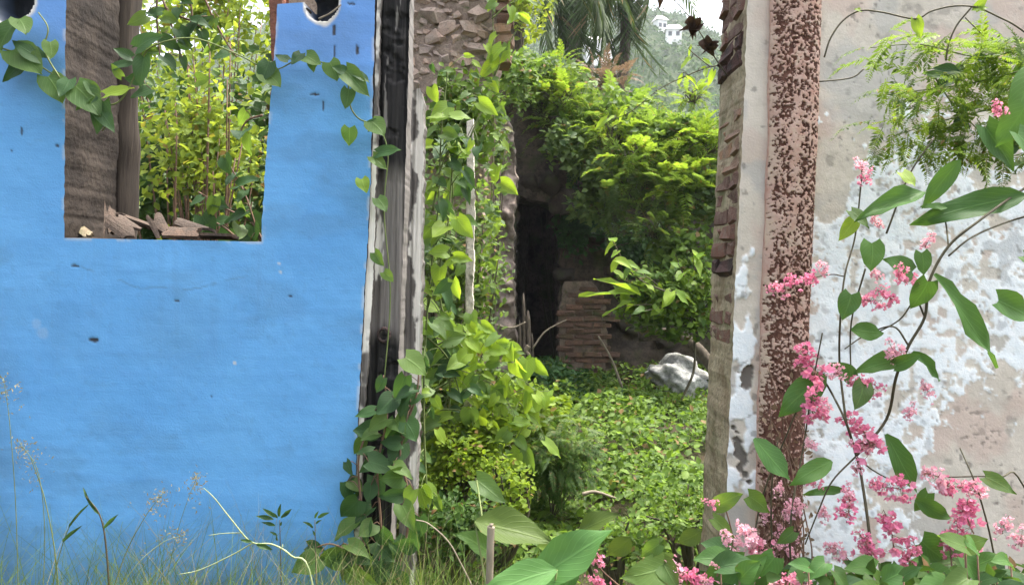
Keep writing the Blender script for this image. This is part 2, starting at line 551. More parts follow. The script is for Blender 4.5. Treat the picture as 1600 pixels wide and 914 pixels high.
def smooth_path(pts, n=6):
    """Catmull-Rom through 3-D points"""
    P = [np.asarray(tuple(p), float) for p in pts]
    if len(P) < 3:
        return P
    P = [2 * P[0] - P[1]] + P + [2 * P[-1] - P[-2]]
    out = []
    for i in range(1, len(P) - 2):
        for k in range(n):
            t = k / n
            out.append(0.5 * (2 * P[i] + (P[i + 1] - P[i - 1]) * t + (2 * P[i - 1] - 5 * P[i] + 4 * P[i + 1] - P[i + 2]) * t * t
                              + (3 * P[i] - P[i - 1] - 3 * P[i + 1] + P[i + 2]) * t ** 3))
    out.append(P[-2])
    return out


def px_path(pts, y, n=5):
    return smooth_path([U(p[0], p[1], p[2] if len(p) > 2 else y) for p in pts], n)


def leaf_mesh(name, mat, kind='heart', fold=0.12, droop=0.25, wave=0.03, seed=0, nl=8):
    """leaf of unit length along +Y, width about 1 at scale x"""
    rg = np.random.default_rng(seed)
    t = np.linspace(0, 1, nl)
    if kind == 'heart':
        w = np.array([np.interp(x, [0, .08, .2, .35, .55, .75, .9, 1], [.30, .44, .5, .5, .41, .26, .1, 0]) for x in t])
    elif kind == 'ovate':
        w = np.array([np.interp(x, [0, .1, .3, .5, .7, .88, 1], [.06, .3, .48, .5, .38, .16, 0]) for x in t])
    else:
        w = np.array([np.interp(x, [0, .15, .4, .6, .8, 1], [.05, .3, .5, .46, .27, 0]) for x in t])
    us = np.array([-1, -0.5, 0, 0.5, 1.0])
    T, Ug = np.meshgrid(t, us, indexing='ij')
    W = np.repeat(w[:, None], 5, 1)
    X = Ug * W
    Y = T.copy()
    if kind == 'heart':
        Y -= 0.17 * np.abs(Ug) ** 1.3 * np.exp(-T / 0.16)
    Z = -droop * T ** 2 + fold * np.abs(X) * 2 * (1 - 0.3 * T) + wave * np.sin(T * 9 + rg.uniform(0, 6)) * Ug + wave * 0.7 * rg.normal(size=T.shape) * np.abs(Ug)
    X = X + 0.06 * np.sin(T * 3 + rg.uniform(0, 6)) * T
    G = np.stack([X, Y, Z], -1)
    mb = MB()
    mb.grid(G, 0, {'lu': np.abs(Ug), 'lv': T}, flip=True)
    return mb.mesh(name, [mat], True)


LEAF = {}


def leafset(key, mat, kind, n=4, **kw):
    LEAF[key] = [leaf_mesh('leaf', M[mat], kind, seed=s * 7 + len(key), fold=kw.get('fold', 0.14) * (0.5 + 0.3 * s),
                           droop=kw.get('droop', 0.22) * (0.4 + 0.45 * s), wave=kw.get('wave', 0.03)) for s in range(n)]


for k_, m_, kd_ in (('vine', 'l_vine', 'heart'), ('vine_mid', 'l_vine_mid', 'heart'), ('vine_dark', 'l_vine_dark', 'heart'),
                    ('coral', 'l_coral', 'heart'), ('coral_long', 'l_coral', 'ovate'), ('big', 'l_big', 'ovate'), ('dead', 'l_dead', 'ovate'),
                    ('olive', 'l_olive', 'ovate'), ('herb', 'l_vine', 'lance'), ('darklance', 'l_vine_dark', 'lance')):
    leafset(k_, m_, kd_)
LEAF['dead'] = [leaf_mesh('leaf', M['l_dead'], 'ovate', fold=0.9, droop=0.7, wave=0.12, seed=s) for s in range(3)]


def put_leaf(parent, key, p0, p1, wr=0.8, face=(0, -1, 0.55), name='leaf', var=None):
    """one leaf object from base point p0 to tip p1"""
    p0, p1 = Vector(p0), Vector(p1)
    d = p1 - p0
    L = d.length
    yv = d.normalized()
    zv = Vector(face).normalized()
    zv = (zv - yv * zv.dot(yv))
    if zv.length < 1e-3:
        zv = yv.orthogonal()
    zv.normalize()
    xv = yv.cross(zv)
    m3 = Matrix((xv * L * wr, yv * L, zv * L)).transposed()
    mw = m3.to_4x4(); mw.translation = p0
    me = random.choice(LEAF[key]) if var is None else LEAF[key][var]
    return link(name, me, parent, mw)


def pxleaf(parent, key, b, t, y, dy=-0.02, wr=0.8, face=(0, -1, 0.45), var=None):
    jf = (face[0] + random.uniform(-.35, .35), face[1], face[2] + random.uniform(-.3, .35))
    return put_leaf(parent, key, U(b[0], b[1], y), U(t[0], t[1], y + dy), wr, jf, var=random.choice((0, 0, 1)) if var is None else var)


def rand_frames(n, up=(0, 0, 1), spread=0.7, tilt=None):
    """random leaf frames: returns (X,Y,Z) axes arrays"""
    z = RNG.normal(size=(n, 3)) * spread + np.asarray(up)
    z /= np.linalg.norm(z, axis=1)[:, None]
    a = RNG.normal(size=(n, 3))
    y = a - z * (a * z).sum(1)[:, None]
    y /= np.linalg.norm(y, axis=1)[:, None]
    x = np.cross(y, z)
    return x, y, z


LEAF_T = np.array([[0, 0, 0], [-.5, .42, .08], [0, .5, -.03], [.5, .42, .08], [0, 1, -.12], [-.33, .72, .03], [.33, .72, .03]])
LEAF_F = np.array([[0, 2, 1], [0, 3, 2], [1, 2, 5], [2, 3, 6], [5, 2, 4], [2, 6, 4]])
DIAM_T = np.array([[0, 0, 0], [-.5, .45, .06], [.5, .45, .06], [0, 1, -.1]])
DIAM_F = np.array([[0, 2, 1], [1, 2, 3]])


def soup(P, X, Y, Z, size, width=0.6, tmpl=LEAF_T, fc=LEAF_F):
    n = len(P)
    size = np.broadcast_to(np.asarray(size, float), (n,))
    width = np.broadcast_to(np.asarray(width, float), (n,))
    T = tmpl
    V = (P[:, None, :] + size[:, None, None] * (T[None, :, 0, None] * width[:, None, None] * X[:, None, :]
                                               + T[None, :, 1, None] * Y[:, None, :] + T[None, :, 2, None] * Z[:, None, :]))
    Fc = fc[None] + (np.arange(n) * len(T))[:, None, None]
    return V.reshape(-1, 3), Fc.reshape(-1, 3)


def join_soups(lst):
    V, Fc, o = [], [], 0
    for v, f in lst:
        V.append(v); Fc.append(f + o); o += len(v)
    return np.concatenate(V), np.concatenate(Fc)


def foliage(parent, name, P, size, mat, up=(0, 0, 1), spread=0.7, width=0.6, tmpl=LEAF_T, fc=LEAF_F):
    X, Y, Z = rand_frames(len(P), up, spread)
    v, f = soup(P, X, Y, Z, size, width, tmpl, fc)
    o = link(name, fast_mesh(name, v, f, [mat]), parent)
    o['kind'] = 'stuff'
    return o


def frond_template(nleaf=13, leaflet=0.26, lw=0.085, droop=0.45, up=0.25, seed=0):
    rg = np.random.default_rng(seed)
    V, Fc = [], []
    def c(t):
        return np.array([0.05 * math.sin(t * 3 + seed), t * (1 - 0.15 * t), up * t - (up + droop) * t * t])
    # rachis strip
    ts = np.linspace(0, 1, 7)
    for t in ts:
        p = c(t); w = 0.012 * (1 - 0.8 * t)
        V += [p + [-w, 0, 0], p + [w, 0, 0]]
    for i in range(6):
        a = i * 2
        Fc += [[a, a + 1, a + 3], [a, a + 3, a + 2]]
    for k in range(nleaf):
        t = 0.12 + 0.86 * k / (nleaf - 1)
        p = c(t)
        L = leaflet * (np.interp(t, [0, .3, .6, 1], [.55, 1, .8, .22])) * rg.uniform(.85, 1.1)
        for s in (-1, 1):
            d = np.array([s, 0.5 + 0.2 * rg.normal(), -0.25 + 0.12 * rg.normal()]); d /= np.linalg.norm(d)
            q = np.cross(d, [0, 0, 1]); q /= np.linalg.norm(q)
            o = len(V)
            V += [p, p + d * L * .45 + q * lw * .5 * L / leaflet + [0, 0, .01], p + d * L * .45 - q * lw * .5 * L / leaflet + [0, 0, .01], p + d * L]
            Fc += [[o, o + 1, o + 2], [o + 1, o + 3, o + 2]]
    return np.array(V, float), np.array(Fc)


FROND = [frond_template(seed=s, droop=0.35 + 0.15 * s) for s in range(3)]
FEATHER = [frond_template(18, 0.2, 0.055, 0.25, 0.15, seed=s) for s in range(3)]


def fronds(parent, name, P, D, size, mat, tmpls=FROND):
    """fronds at points P heading along D (n,3)"""
    D = D / np.linalg.norm(D, axis=1)[:, None]
    up = np.array([0, 0, 1.0]) + RNG.normal(size=D.shape) * 0.25
    Z = up - D * (up * D).sum(1)[:, None]; Z /= np.linalg.norm(Z, axis=1)[:, None]
    X = np.cross(D, Z)
    size = np.broadcast_to(np.asarray(size, float), (len(P),))
    which = RNG.integers(0, len(tmpls), len(P))
    parts = []
    for k, (T, fc) in enumerate(tmpls):
        s = which == k
        if s.sum():
            parts.append(soup(P[s], X[s], D[s], Z[s], size[s], 1.0, T, fc))
    v, f = join_soups(parts)
    o = link(name, fast_mesh(name, v, f, [mat]), parent)
    o['kind'] = 'stuff'
    return o


def interp_poly(poly, v):
    p = np.asarray(poly, float)
    ys = p[:, 1]
    s = (ys - ys[0]) / (ys[-1] - ys[0])
    return np.interp(v, s, p[:, 0]), np.interp(v, s, ys)


def wall_patch(mb, left, right, y0, thick, du, masks=None, disp=0.004, jag=(2, 2), sides='LRTB', mats=(0, 1), seed=0, rough=0.02, dfun=None):
    """front grid between two pixel polylines on plane y0, plus sides and back"""
    nu = max(2, int(abs(right[0][0] - left[0][0]) / du) + 1)
    nv = max(2, int(abs(left[-1][1] - left[0][1]) / du) + 1)
    v = np.linspace(0, 1, nv); u = np.linspace(0, 1, nu)
    lx, ly = interp_poly(left, v); rx, ry = interp_poly(right, v)
    z = np.zeros_like(v)
    lx = lx + jag[0] * (fbm(np.stack([ly * 0 + 3, ly, z], -1), 0.08, 4, seed) - .5) * 2
    rx = rx + jag[1] * (fbm(np.stack([ry * 0 + 9, ry, z], -1), 0.08, 4, seed + 5) - .5) * 2
    PX = lx[:, None] + (rx - lx)[:, None] * u; PY = ly[:, None] + (ry - ly)[:, None] * u
    G = UA(PX, PY, y0)
    at = masks(PX, PY, G) if masks else {}
    G[..., 1] += disp * (fbm(G, 9, 4, 777) - .5) * 2
    if dfun:
        G[..., 1] += dfun(PX, PY, G, at)
    mb.grid(G, mats[0], at)
    nd = 9
    edges = {'L': (G[:, 0], (-1, 0, 0), False), 'R': (G[:, -1], (1, 0, 0), True), 'T': (G[0], (0, 0, 1), True), 'B': (G[-1], (0, 0, -1), False)}
    for k in sides:
        E, nrm, fl = edges[k]
        j = np.linspace(0, 1, nd)
        S = np.repeat(E[:, None, :], nd, 1).copy()
        S[..., 1] = E[:, None, 1] + (y0 + thick - E[:, None, 1]) * j
        amp = rough * (fbm(S, 7, 5, seed + 9) - .5) * 2 * np.minimum(1, j * 6)
        S += amp[..., None] * np.array(nrm)
        mb.grid(S, mats[1], None, flip=fl)
    B = np.stack([np.stack([G[0, 0], G[0, -1]]), np.stack([G[-1, 0], G[-1, -1]])]).copy()
    B[..., 1] = y0 + thick
    mb.grid(B, mats[1], None, flip=True)


def brick_mesh(name, mat, sx, sy, sz, seed=0, rnd=0.004, bev=0.006):
    bm = bmesh.new()
    bmesh.ops.create_cube(bm, size=1.0)
    for v in bm.verts:
        v.co = Vector((v.co.x * sx, v.co.y * sy, v.co.z * sz))
    bmesh.ops.bevel(bm, geom=list(bm.edges), offset=bev, segments=1, affect='EDGES')
    rg = random.Random(seed)
    for v in bm.verts:
        v.co += Vector((rg.uniform(-rnd, rnd), rg.uniform(-rnd, rnd), rg.uniform(-rnd, rnd)))
    me = bpy.data.meshes.new(name); bm.to_mesh(me); bm.free()
    me.materials.append(mat)
    return me


def rock_mesh(name, mat, seed=0, sub_=2, amp=0.35):
    bm = bmesh.new()
    bmesh.ops.create_icosphere(bm, subdivisions=sub_, radius=0.5)
    for v in bm.verts:
        p = np.array(v.co)
        n = fbm(p + seed * 3.7, 2.2, 3, seed)
        v.co = v.co * float(1 + amp * (n - .5) * 2)
        # flatten into a rough block
        lim = 0.38 + 0.06 * math.sin(seed * 2.1)
        v.co = Vector([max(-lim, min(lim, c)) for c in v.co]) if sub_ < 4 else v.co
    me = bpy.data.meshes.new(name); bm.to_mesh(me); bm.free()
    me.materials.append(mat)
    for p in me.polygons:
        p.use_smooth = True
    return me


# ================================================================== THE SETTING
def structure(name, me):
    o = link(name, me); o['kind'] = 'structure'
    return o


# ground: one sheet
gx = np.concatenate([np.linspace(-160, -6, 30), np.linspace(-5.8, 5.8, 90), np.linspace(6, 200, 34)])
gy = np.concatenate([np.linspace(-60, -5, 16), np.linspace(-4.8, 9, 100), np.linspace(9.6, 330, 46)])
GX, GY = np.meshgrid(gx, gy)
Pg = np.stack([GX, GY, GX * 0], -1)
GZ = 0.10 * (fbm(Pg, 1.3, 4, 2) - 0.5) * np.clip(1 - (np.abs(GY - 2) - 8) / 20, 0.2, 1)
mb = MB(); mb.grid(np.stack([GX, GY, GZ], -1), 0, None, flip=True)
structure('ground', mb.mesh('ground', [M['soil']]))


def ground_z(x, y):
    p = np.stack([np.asarray(x, float), np.asarray(y, float), np.zeros_like(np.asarray(x, float))], -1)
    return 0.10 * (fbm(p, 1.3, 4, 2) - 0.5)


# forested hill
ridge = [U(px, py, 270.0) for px, py in ((380, 40), (560, 10), (700, -10), (850, 2), (940, 14), (1020, 20), (1075, 38), (1130, 62), (1250, 104), (1500, 190), (1900, 260))]
rx_ = np.array([p.x for p in ridge]); rz_ = np.array([p.z for p in ridge])


def hill_h(x, y):
    x = np.asarray(x, float); y = np.asarray(y, float)
    s = np.clip((y - 45) / (270 - 45), 0, 1)
    prof = s ** 1.25
    xs = x * np.clip(273 / (y + 3.1), 0.9, 3)        # spurs run towards the ruin
    r = np.interp(0.5 * xs + 0.5 * x, rx_, rz_)
    p = np.stack([x, y, x * 0], -1)
    gully = (fbm(p, 0.02, 3, 4) - .5) * 22 * np.sin(np.pi * np.clip(s, 0, 1))
    lump = np.abs(noise(p, 0.17, 6) - .5) * 2 * 4.2 + (noise(p, 0.42, 8)) * 2.0
    back = np.clip((y - 270) / 60, 0, 1)
    return (r * prof + gully) * (1 - back) + lump * np.clip(s * 6, 0, 1) - 1.5


hx = np.linspace(-75, 170, 190); hy = np.linspace(42, 330, 190)
HX, HY = np.meshgrid(hx, hy)
mb = MB(); mb.grid(np.stack([HX, HY, hill_h(HX, HY)], -1), 0, None, flip=True)
structure('hill', mb.mesh('hill', [M['hill']], True))
# the tree tops that clothe the hill: one far-off wood
n = 60000
hx_ = RNG.uniform(-20, 110, n); hy_ = RNG.uniform(60, 275, n)
hz_ = hill_h(hx_, hy_) + np.abs(RNG.normal(size=n)) * 0.5
X, Y, Z = rand_frames(n, (0, -0.4, 1), 0.8)
v, f = soup(np.stack([hx_, hy_, hz_], -1), X, Y, Z, RNG.uniform(0.5, 1.3, n), 0.9, DIAM_T, DIAM_F)
o = link('hillside_forest', fast_mesh('hillside_forest', v, f, [M['l_forest']]))
o['kind'] = 'stuff'; o['label'] = 'hazy wooded hillside far behind the ruin'; o['category'] = 'forest'


def hill_hit(px, py):
    d = (U(px, py, 10.0) - CAM).normalized()
    t = 60.0
    while t < 400:
        p = CAM + d * t
        if p.y > 55 and p.z < float(hill_h(np.array([p.x]), np.array([p.y]))[0]):
            return p
        t += 0.5
    return CAM + d * 250


def house(px, py, w, d, h, label, rz=0.2):
    p = hill_hit(px, py)
    p = Vector((p.x, p.y, p.z + 1.3))
    t = thing('hillside_house', label, 'house', p, 'white houses on the hillside')
    R = Matrix.Rotation(rz, 4, 'Z')
    T = Matrix.Translation(p) @ R
    def box(name, c, s, m, par=t):
        me = brick_mesh(name, m, s[0], s[1], s[2], 1, 0.0, 0.03)
        return link(name, me, par, T @ Matrix.Translation(c))
    wl = box('wall', (0, 0, -1.0), (w, d, h + 3.0), M['housewhite'])
    bm = bmesh.new()
    hw, hd = w / 2 + .4, d / 2 + .4
    zb = h / 2 + .5
    pts = [(-hw, -hd, zb), (hw, -hd, zb), (hw, hd, zb), (-hw, hd, zb), (-hw * .6, 0, zb + 1.5), (hw * .6, 0, zb + 1.5)]
    vs = [bm.verts.new(q) for q in pts]
    for fc in ((0, 1, 5, 4), (2, 3, 4, 5), (1, 2, 5), (3, 0, 4), (3, 2, 1, 0)):
        bm.faces.new([vs[i] for i in fc])
    me = bpy.data.meshes.new('roof'); bm.to_mesh(me); bm.free(); me.materials.append(M['houseroof'])
    link('roof', me, t, T)
    k = max(2, int(w / 2.6))
    for i in range(k):
        x = -w / 2 + w * (i + .5) / k
        box('window', (x, -d / 2 - .02, 0.1), (0.9, 0.12, 1.1), M['houseglass'])
    return t


house(934, 90, 6.2, 5, 2.6, 'small white house low on the wooded hill beside the palm trunk', 0.15)
house(1052, 64, 3.9, 3, 1.5, 'white house with long pale roof near the hill crest', -0.1)
house(1031, 50, 2.8, 3, 2.2, 'tiny white outbuilding just left of the crest house', 0.3)

# ================================================================== FACADE
# ---- blue wall
CHIPS = [(147, 531, 8, 4), (453, 463, 3, 2), (276, 470, 4, 2), (117, 415, 7, 1.5), (34, 205, 2.5, 6), (18, 236, 3, 2.5), (90, 228, 3, 3),
         (494, 148, 9, 2), (522, 48, 2.5, 9), (522, 76, 1.5, 13), (558, 78, 2.5, 9), (505, 165, 1.5, 7), (548, 6, 8, 2), (330, 620, 2, 1.5)]
LIGHTS = [(366, 567, 3), (438, 425, 4), (436, 412, 3), (68, 520, 10), (57, 505, 9)]


def blue_masks(PX, PY, G):
    n1 = fbm(G, 20, 4, 3)
    chip = np.zeros_like(PX)
    for cx, cy, a, b in CHIPS:
        d = np.sqrt(((PX - cx) / a) ** 2 + ((PY - cy - (PX - cx) * 0.05) / b) ** 2) + (n1 - .5) * 1.1
        chip = np.maximum(chip, 1 - sstep(d, 0.75, 1.1))
    bare = np.zeros_like(PX)
    for cx, cy, a in LIGHTS:
        d = np.hypot(PX - cx, PY - cy) / a + (n1 - .5)
        bare = np.maximum(bare, (0.6 if a < 7 else 0.12) * (1 - sstep(d, 0.6, 1.1)))
    # scuffed arrises round the opening and along the door edge
    rgt = np.interp(PY, [-60, 150, 300, 450, 600, 750, 960], [588, 583, 578, 570, 562, 555, 550])
    wl = np.interp(PY, [-80, 370], [103, 100]); wr = np.interp(PY, [0, 120, 250, 378], [434, 425, 415, 408])
    sill = 362 + 19 * (PX + 420) / 994
    e = np.minimum(np.abs(PX - rgt), 400)
    inwin = (PY < 376)
    e = np.minimum(e, np.where(inwin, np.minimum(np.abs(PX - wl), np.abs(PX - wr)), 400))
    e = np.minimum(e, np.where((PX > 95) & (PX < 412), np.abs(PY - sill), 400))
    bare = np.maximum(bare, (1 - sstep(e, 0.5, 6)) * sstep(n1, 0.52, 0.64) * 0.45)
    rim, hole = np.zeros_like(PX), np.zeros_like(PX)
    for cx, cy, a, b in ((502, -4, 27, 38), (14, -8, 38, 44)):
        d = np.sqrt(((PX - cx) / a) ** 2 + ((PY - cy) / b) ** 2) + (n1 - .5) * 0.28
        hole = np.maximum(hole, 1 - sstep(d, 0.9, 1.0))
        rim = np.maximum(rim, (1 - sstep(d, 1.08, 1.22)) * (1 - hole))
    bare = np.maximum(bare, rim * 0.95)
    dirt = sstep(PY + 120 * (fbm(G, 3, 4, 9) - .5), 760, 1000) * 0.55 + 0.16 * sstep(fbm(G, 2.0, 5, 21), 0.5, 0.72) + 0.25 * (1 - sstep(PX + 50 * (n1 - .5), -20, 60)) * sstep(PY, 380, 620)
    dirt = np.clip(dirt + 0.08 * sstep(fbm(G, 45, 2, 33), 0.66, 0.8), 0, 1)
    # hairline settlement crack below the sill and rain streaks under its corners
    wig = 14 * (fbm(np.stack([PX, PX * 0, PX * 0], -1), 0.03, 4, 8) - .5)
    cy = np.interp(PX, [40, 120, 220, 300, 360, 430], [400, 416, 450, 452, 436, 428]) + wig
    crack = (1 - sstep(np.abs(PY - cy), 0.6, 2.2)) * sstep(PX, 50, 110) * (1 - sstep(PX, 330, 420)) * sstep(n1, 0.42, 0.55)
    strk = sstep(fbm(np.stack([PX * 1.0, PY * 0.05, PX * 0], -1), 0.09, 3, 14), 0.52, 0.72) * sstep(PY, 378, 395) * (1 - sstep(PY, 430, 640)) * (PX > 80) * (PX < 430)
    dirt = np.clip(dirt + 0.32 * crack + 0.06 * strk + 0.16 * sstep(fbm(G * np.array([1, 1, 2.2]), 3.3, 5, 61), 0.55, 0.7), 0, 1)
    weather = (1 - sstep(PY + 50 * (fbm(G, 6, 3, 5) - .5), 60, 190)) * 0.75
    chip = np.maximum(chip, hole)
    return {'chip': chip, 'bare': bare, 'dirt': dirt, 'weather': weather, 'hole': hole}


def blue_d(PX, PY, G, at):
    return at['hole'] * (0.13 + 0.10 * fbm(G, 14, 3, 2)) + 0.003 * at['chip']


BW = MB()
T_B = 0.42
wall_patch(BW, [(-420, -210), (-420, 362)], [(104, -150), (103, 0), (100, 372)], 0.0, T_B, 2.6, blue_masks, 0.0032, (0, 2.0), 'LRT', (0, 1), 1, 0.02, blue_d)
wall_patch(BW, [(434, 7), (425, 120), (415, 250), (408, 378)], [(478, 4), (478, 379.2)], 0.0, T_B, 2.6, blue_masks, 0.0032, (2.0, 0), 'LT', (0, 1), 2, 0.02, blue_d)
wall_patch(BW, [(478, -110), (478, 379.2)], [(590, -170), (583, 150), (578, 300), (574, 381)], 0.0, T_B, 2.6, blue_masks, 0.0032, (0, 2.5), 'LRT', (0, 1), 3, 0.02, blue_d)
wall_patch(BW, [(-420, 362), (-420, 1060)], [(574, 381), (570, 450), (562, 600), (555, 750), (548, 1060)], 0.0, T_B, 2.6, blue_masks, 0.0032, (0, 2.5), 'LRTB', (0, 1), 4, 0.02, blue_d)
wall_base = U(100, 1000, 0.0)
bw = thing('blue_wall', 'ruined bright blue painted wall with an open window gap', 'wall', wall_base)
link('wall', BW.mesh('wall', [M['blue'], M['core']]), bw)
tb = MB(); tube(tb, px_path([(498, 30, -0.004), (515, 22, -0.012), (533, 8, -0.008)], 0), 0.004, 0.003, 5)
link('hole_twig', tb.mesh('hole_twig', [M['s_dry']]), bw)  # pale dry twig lying across the broken hole
# thin batten along the door edge of the blue wall
def batten_masks(PX, PY, G):
    k = fbm(G, 16, 4, 7) + 0.35 * (1 - sstep(np.abs(PY - 390), 60, 190))
    return {'white': sstep(k, 0.42, 0.60), 'char': 0.3 * sstep(fbm(G, 9, 3, 8), .5, .7)}
bt = MB()
wall_patch(bt, [(593, -150), (585, 150), (579, 300), (571, 450), (563, 600), (556, 750), (549, 1060)],
           [(599, -150), (591, 150), (587, 300), (583, 450), (572, 600), (565, 750), (557, 1060)], 0.012, 0.10, 1.6, batten_masks, 0.004, (1.2, 2.5), 'LRTB', (0, 0), 12, 0.006)
link('edge_batten', bt.mesh('edge_batten', [M['timber']]), bw)

# ---- charred timber door post
def timber_masks(PX, PY, G):
    w = 26 * (fbm(G * np.array([9, 1, 1]), 3, 3, 8) - .5)
    c = (1 - sstep(PY + w * 2, 255, 300)) + sstep(PY + w * 2, 505, 545)
    wh = sstep(fbm(G * np.array([4, 1, 1]), 9, 3, 5), 0.60, 0.68) * sstep(PY, 300, 340) * (1 - sstep(PX - np.interp(PY, [0, 900], [600, 570]), 8, 16))
    wh2 = 0.75 * sstep(fbm(G * np.array([7, 1, 1]), 8, 3, 15), 0.69, 0.74) * (1 - sstep(PY, 200, 260))
    return {'char': np.clip(c - wh2 * .8, 0, 1), 'white': np.clip(wh + wh2 * .35, 0, 1)}
def timber_d(PX, PY, G, at):
    g = fbm(G * np.array([75, 1, 1.6]), 1.0, 3, 5)
    crack = sstep(noise(G * np.array([48, 1, 0.7]), 1.0, 9), 0.74, 0.84)
    return (g - .5) * 0.012 + crack * 0.012 + 0.012 * sstep(fbm(G, 14, 3, 2), .55, .75) * at['char']
tp = thing('timber_door_post', 'charred black and grey timber post on the doorway edge by the blue wall', 'door post', U(595, 1010, 0.1))
pm = MB()
wall_patch(pm, [(599, -190), (592, 150), (587, 300), (583, 450), (576, 600), (568, 750), (560, 1060)],
           [(645, -170), (638, 100), (634, 250), (629, 400), (625, 520), (615, 700), (604, 1060)], 0.045, 0.14, 1.6, timber_masks, 0.002, (1, 1.5), 'LRTB', (0, 0), 21, 0.008, timber_d)
link('post', pm.mesh('post', [M['timber']]), tp)
kn = MB(); c0 = U(600, 523, 0.035)
th = np.linspace(0, 2 * np.pi, 15)
tube(kn, [c0 + Vector((math.cos(a) * .022, -0.006, math.sin(a) * .026)) for a in th], 0.007, 0.007, 5)
link('iron_ring', kn.mesh('iron_ring', [M['brick_dark']]), tp)

# ---- inner post: flaking white paint, right side whitened in colour as if sunlit
def sunlit_paint_masks(PX, PY, G):
    edge = np.interp(PY, [100, 700], [650, 646])
    k = fbm(G * np.array([1.5, 1, 1]), 14, 4, 6)
    wt = sstep(k + 0.03 * (PX - edge), 0.40, 0.50)
    return {'white': wt, 'char': 0.35 * sstep(k, .55, .7) * (1 - wt) + 0.5 * (1 - sstep(PY, 140, 165))}
ip = thing('inner_door_post', 'grey wooden post with flaking white paint and a painted-in sunlit right side just inside the doorway', 'door post', U(645, 905, 0.4))
pm = MB()
wall_patch(pm, [(638, 142), (636, 300), (632, 500), (627, 700), (620, 960)], [(658, 138), (662, 155), (661, 300), (657, 500), (652, 700), (645, 960)], 0.30, 0.10, 1.6, sunlit_paint_masks, 0.003, (1, 3), 'LRTB', (0, 0), 31, 0.008, timber_d)
link('post', pm.mesh('post', [M['timber']]), ip)
op = thing('slender_lime_post', 'slender pale limewashed post half hidden by bright creeper', 'post', U(735, 800, 1.25))
pm = MB()
wall_patch(pm, [(729, 190), (731, 300), (728, 520), (722, 820)], [(739, 186), (742, 300), (738, 520), (733, 820)], 1.2, 0.06, 1.6, None, 0.006, (1.5, 2.5), 'LRTB', (0, 0), 41, 0.01)
link('post', pm.mesh('post', [M['limepost']]), op)

# ---- right-hand plastered wall with brick jamb and pilaster
PL = [(1216, -200), (1209, 0), (1207, 200), (1199, 400), (1190, 650), (1182, 1060)]
PR = [(1297, -200), (1290, 0), (1284, 200), (1275, 400), (1265, 650), (1250, 1060)]
JL = [(1175, -200), (1163, 150), (1153, 350), (1146, 500), (1137, 700), (1126, 1060)]
def strip_masks(PX, PY, G):
    k = fbm(G * np.array([1.6, 1, 1]), 9, 5, 16)
    wt = sstep(k, 0.50, 0.57) * sstep(PY + 60 * (k - .5), 320, 400)
    grey = sstep(fbm(G, 7, 5, 26), 0.52, 0.66) * 0.75
    ed = np.interp(PY, [p[1] for p in JL], [p[0] for p in JL])
    grey = np.maximum(grey, 0.6 * (1 - sstep(PX - ed, 3, 9)) * sstep(k, .4, .55))
    kk = fbm(G, 38, 4, 99)
    crack = np.maximum(1 - sstep(np.hypot((PX - 1157 - (PY - 710) * 0.28) / 9, (PY - 710) / 34) + (kk - .5) * 2.6, .8, 1.05),
                       1 - sstep(np.hypot((PX - 1168) / 11, (PY - 590) / 20) + (kk - .5) * 2.6, .8, 1.05) * 1.0)
    return {'white': wt * (1 - crack), 'pink': 0.5 * sstep(fbm(G, 5, 4, 36), .55, .7), 'grey': grey * (1 - wt), 'spot': np.maximum(crack * 0.85, 0.5 * sstep(fbm(G, 28, 3, 46), .67, .74))}
def strip_d(PX, PY, G, at):
    return -0.006 * at['white'] + 0.03 * np.clip(at['spot'] - .5, 0, 1)
def pil_masks(PX, PY, G):
    l = np.interp(PY, [p[1] for p in PL], [p[0] for p in PL]); r = np.interp(PY, [p[1] for p in PR], [p[0] for p in PR])
    u = (PX - l) / (r - l)
    bias = 0.035 * np.exp(-((u - .33) / .16) ** 2) + 0.06 * np.exp(-((u - .70) / .16) ** 2) - 0.05 * np.exp(-((u - .53) / .06) ** 2) - 0.14 * (1 - sstep(u, .0, .16)) - 0.02 * sstep(u, .9, 1.0)
    bias = bias + 0.02 + 0.10 * sstep(PY, 380, 600)
    pl = np.exp(-((u - .5) / .09) ** 2) * np.exp(-((PY - 235) / 70) ** 2)
    k = fbm(G * np.array([1, 1, 0.9]), 125, 3, 12, 0.55) + 0.22 * (fbm(G, 300, 2, 19) - .5) + 0.30 * (fbm(G, 9, 3, 13) - .5)
    k = k + 0.20 * (fbm(G * np.array([26, 1, 1.6]), 1.0, 3, 23) - .5) + 0.16 * (fbm(G, 3.5, 3, 27) - .5)
    fl = sstep(k + bias - 0.2 * pl, 0.53, 0.60)
    return {'flake': fl, 'pale': (1 - sstep(u, .0, .35)) * 0.8 * sstep(fbm(G, 8, 3, 2), .35, .6) + 0.55 * sstep(fbm(G, 40, 2, 77), .66, .72), 'u': u}
def pil_d(PX, PY, G, at):
    u = at['u']
    return 0.006 * at['flake'] + 0.035 * (np.abs(u - .5) * 2) ** 4
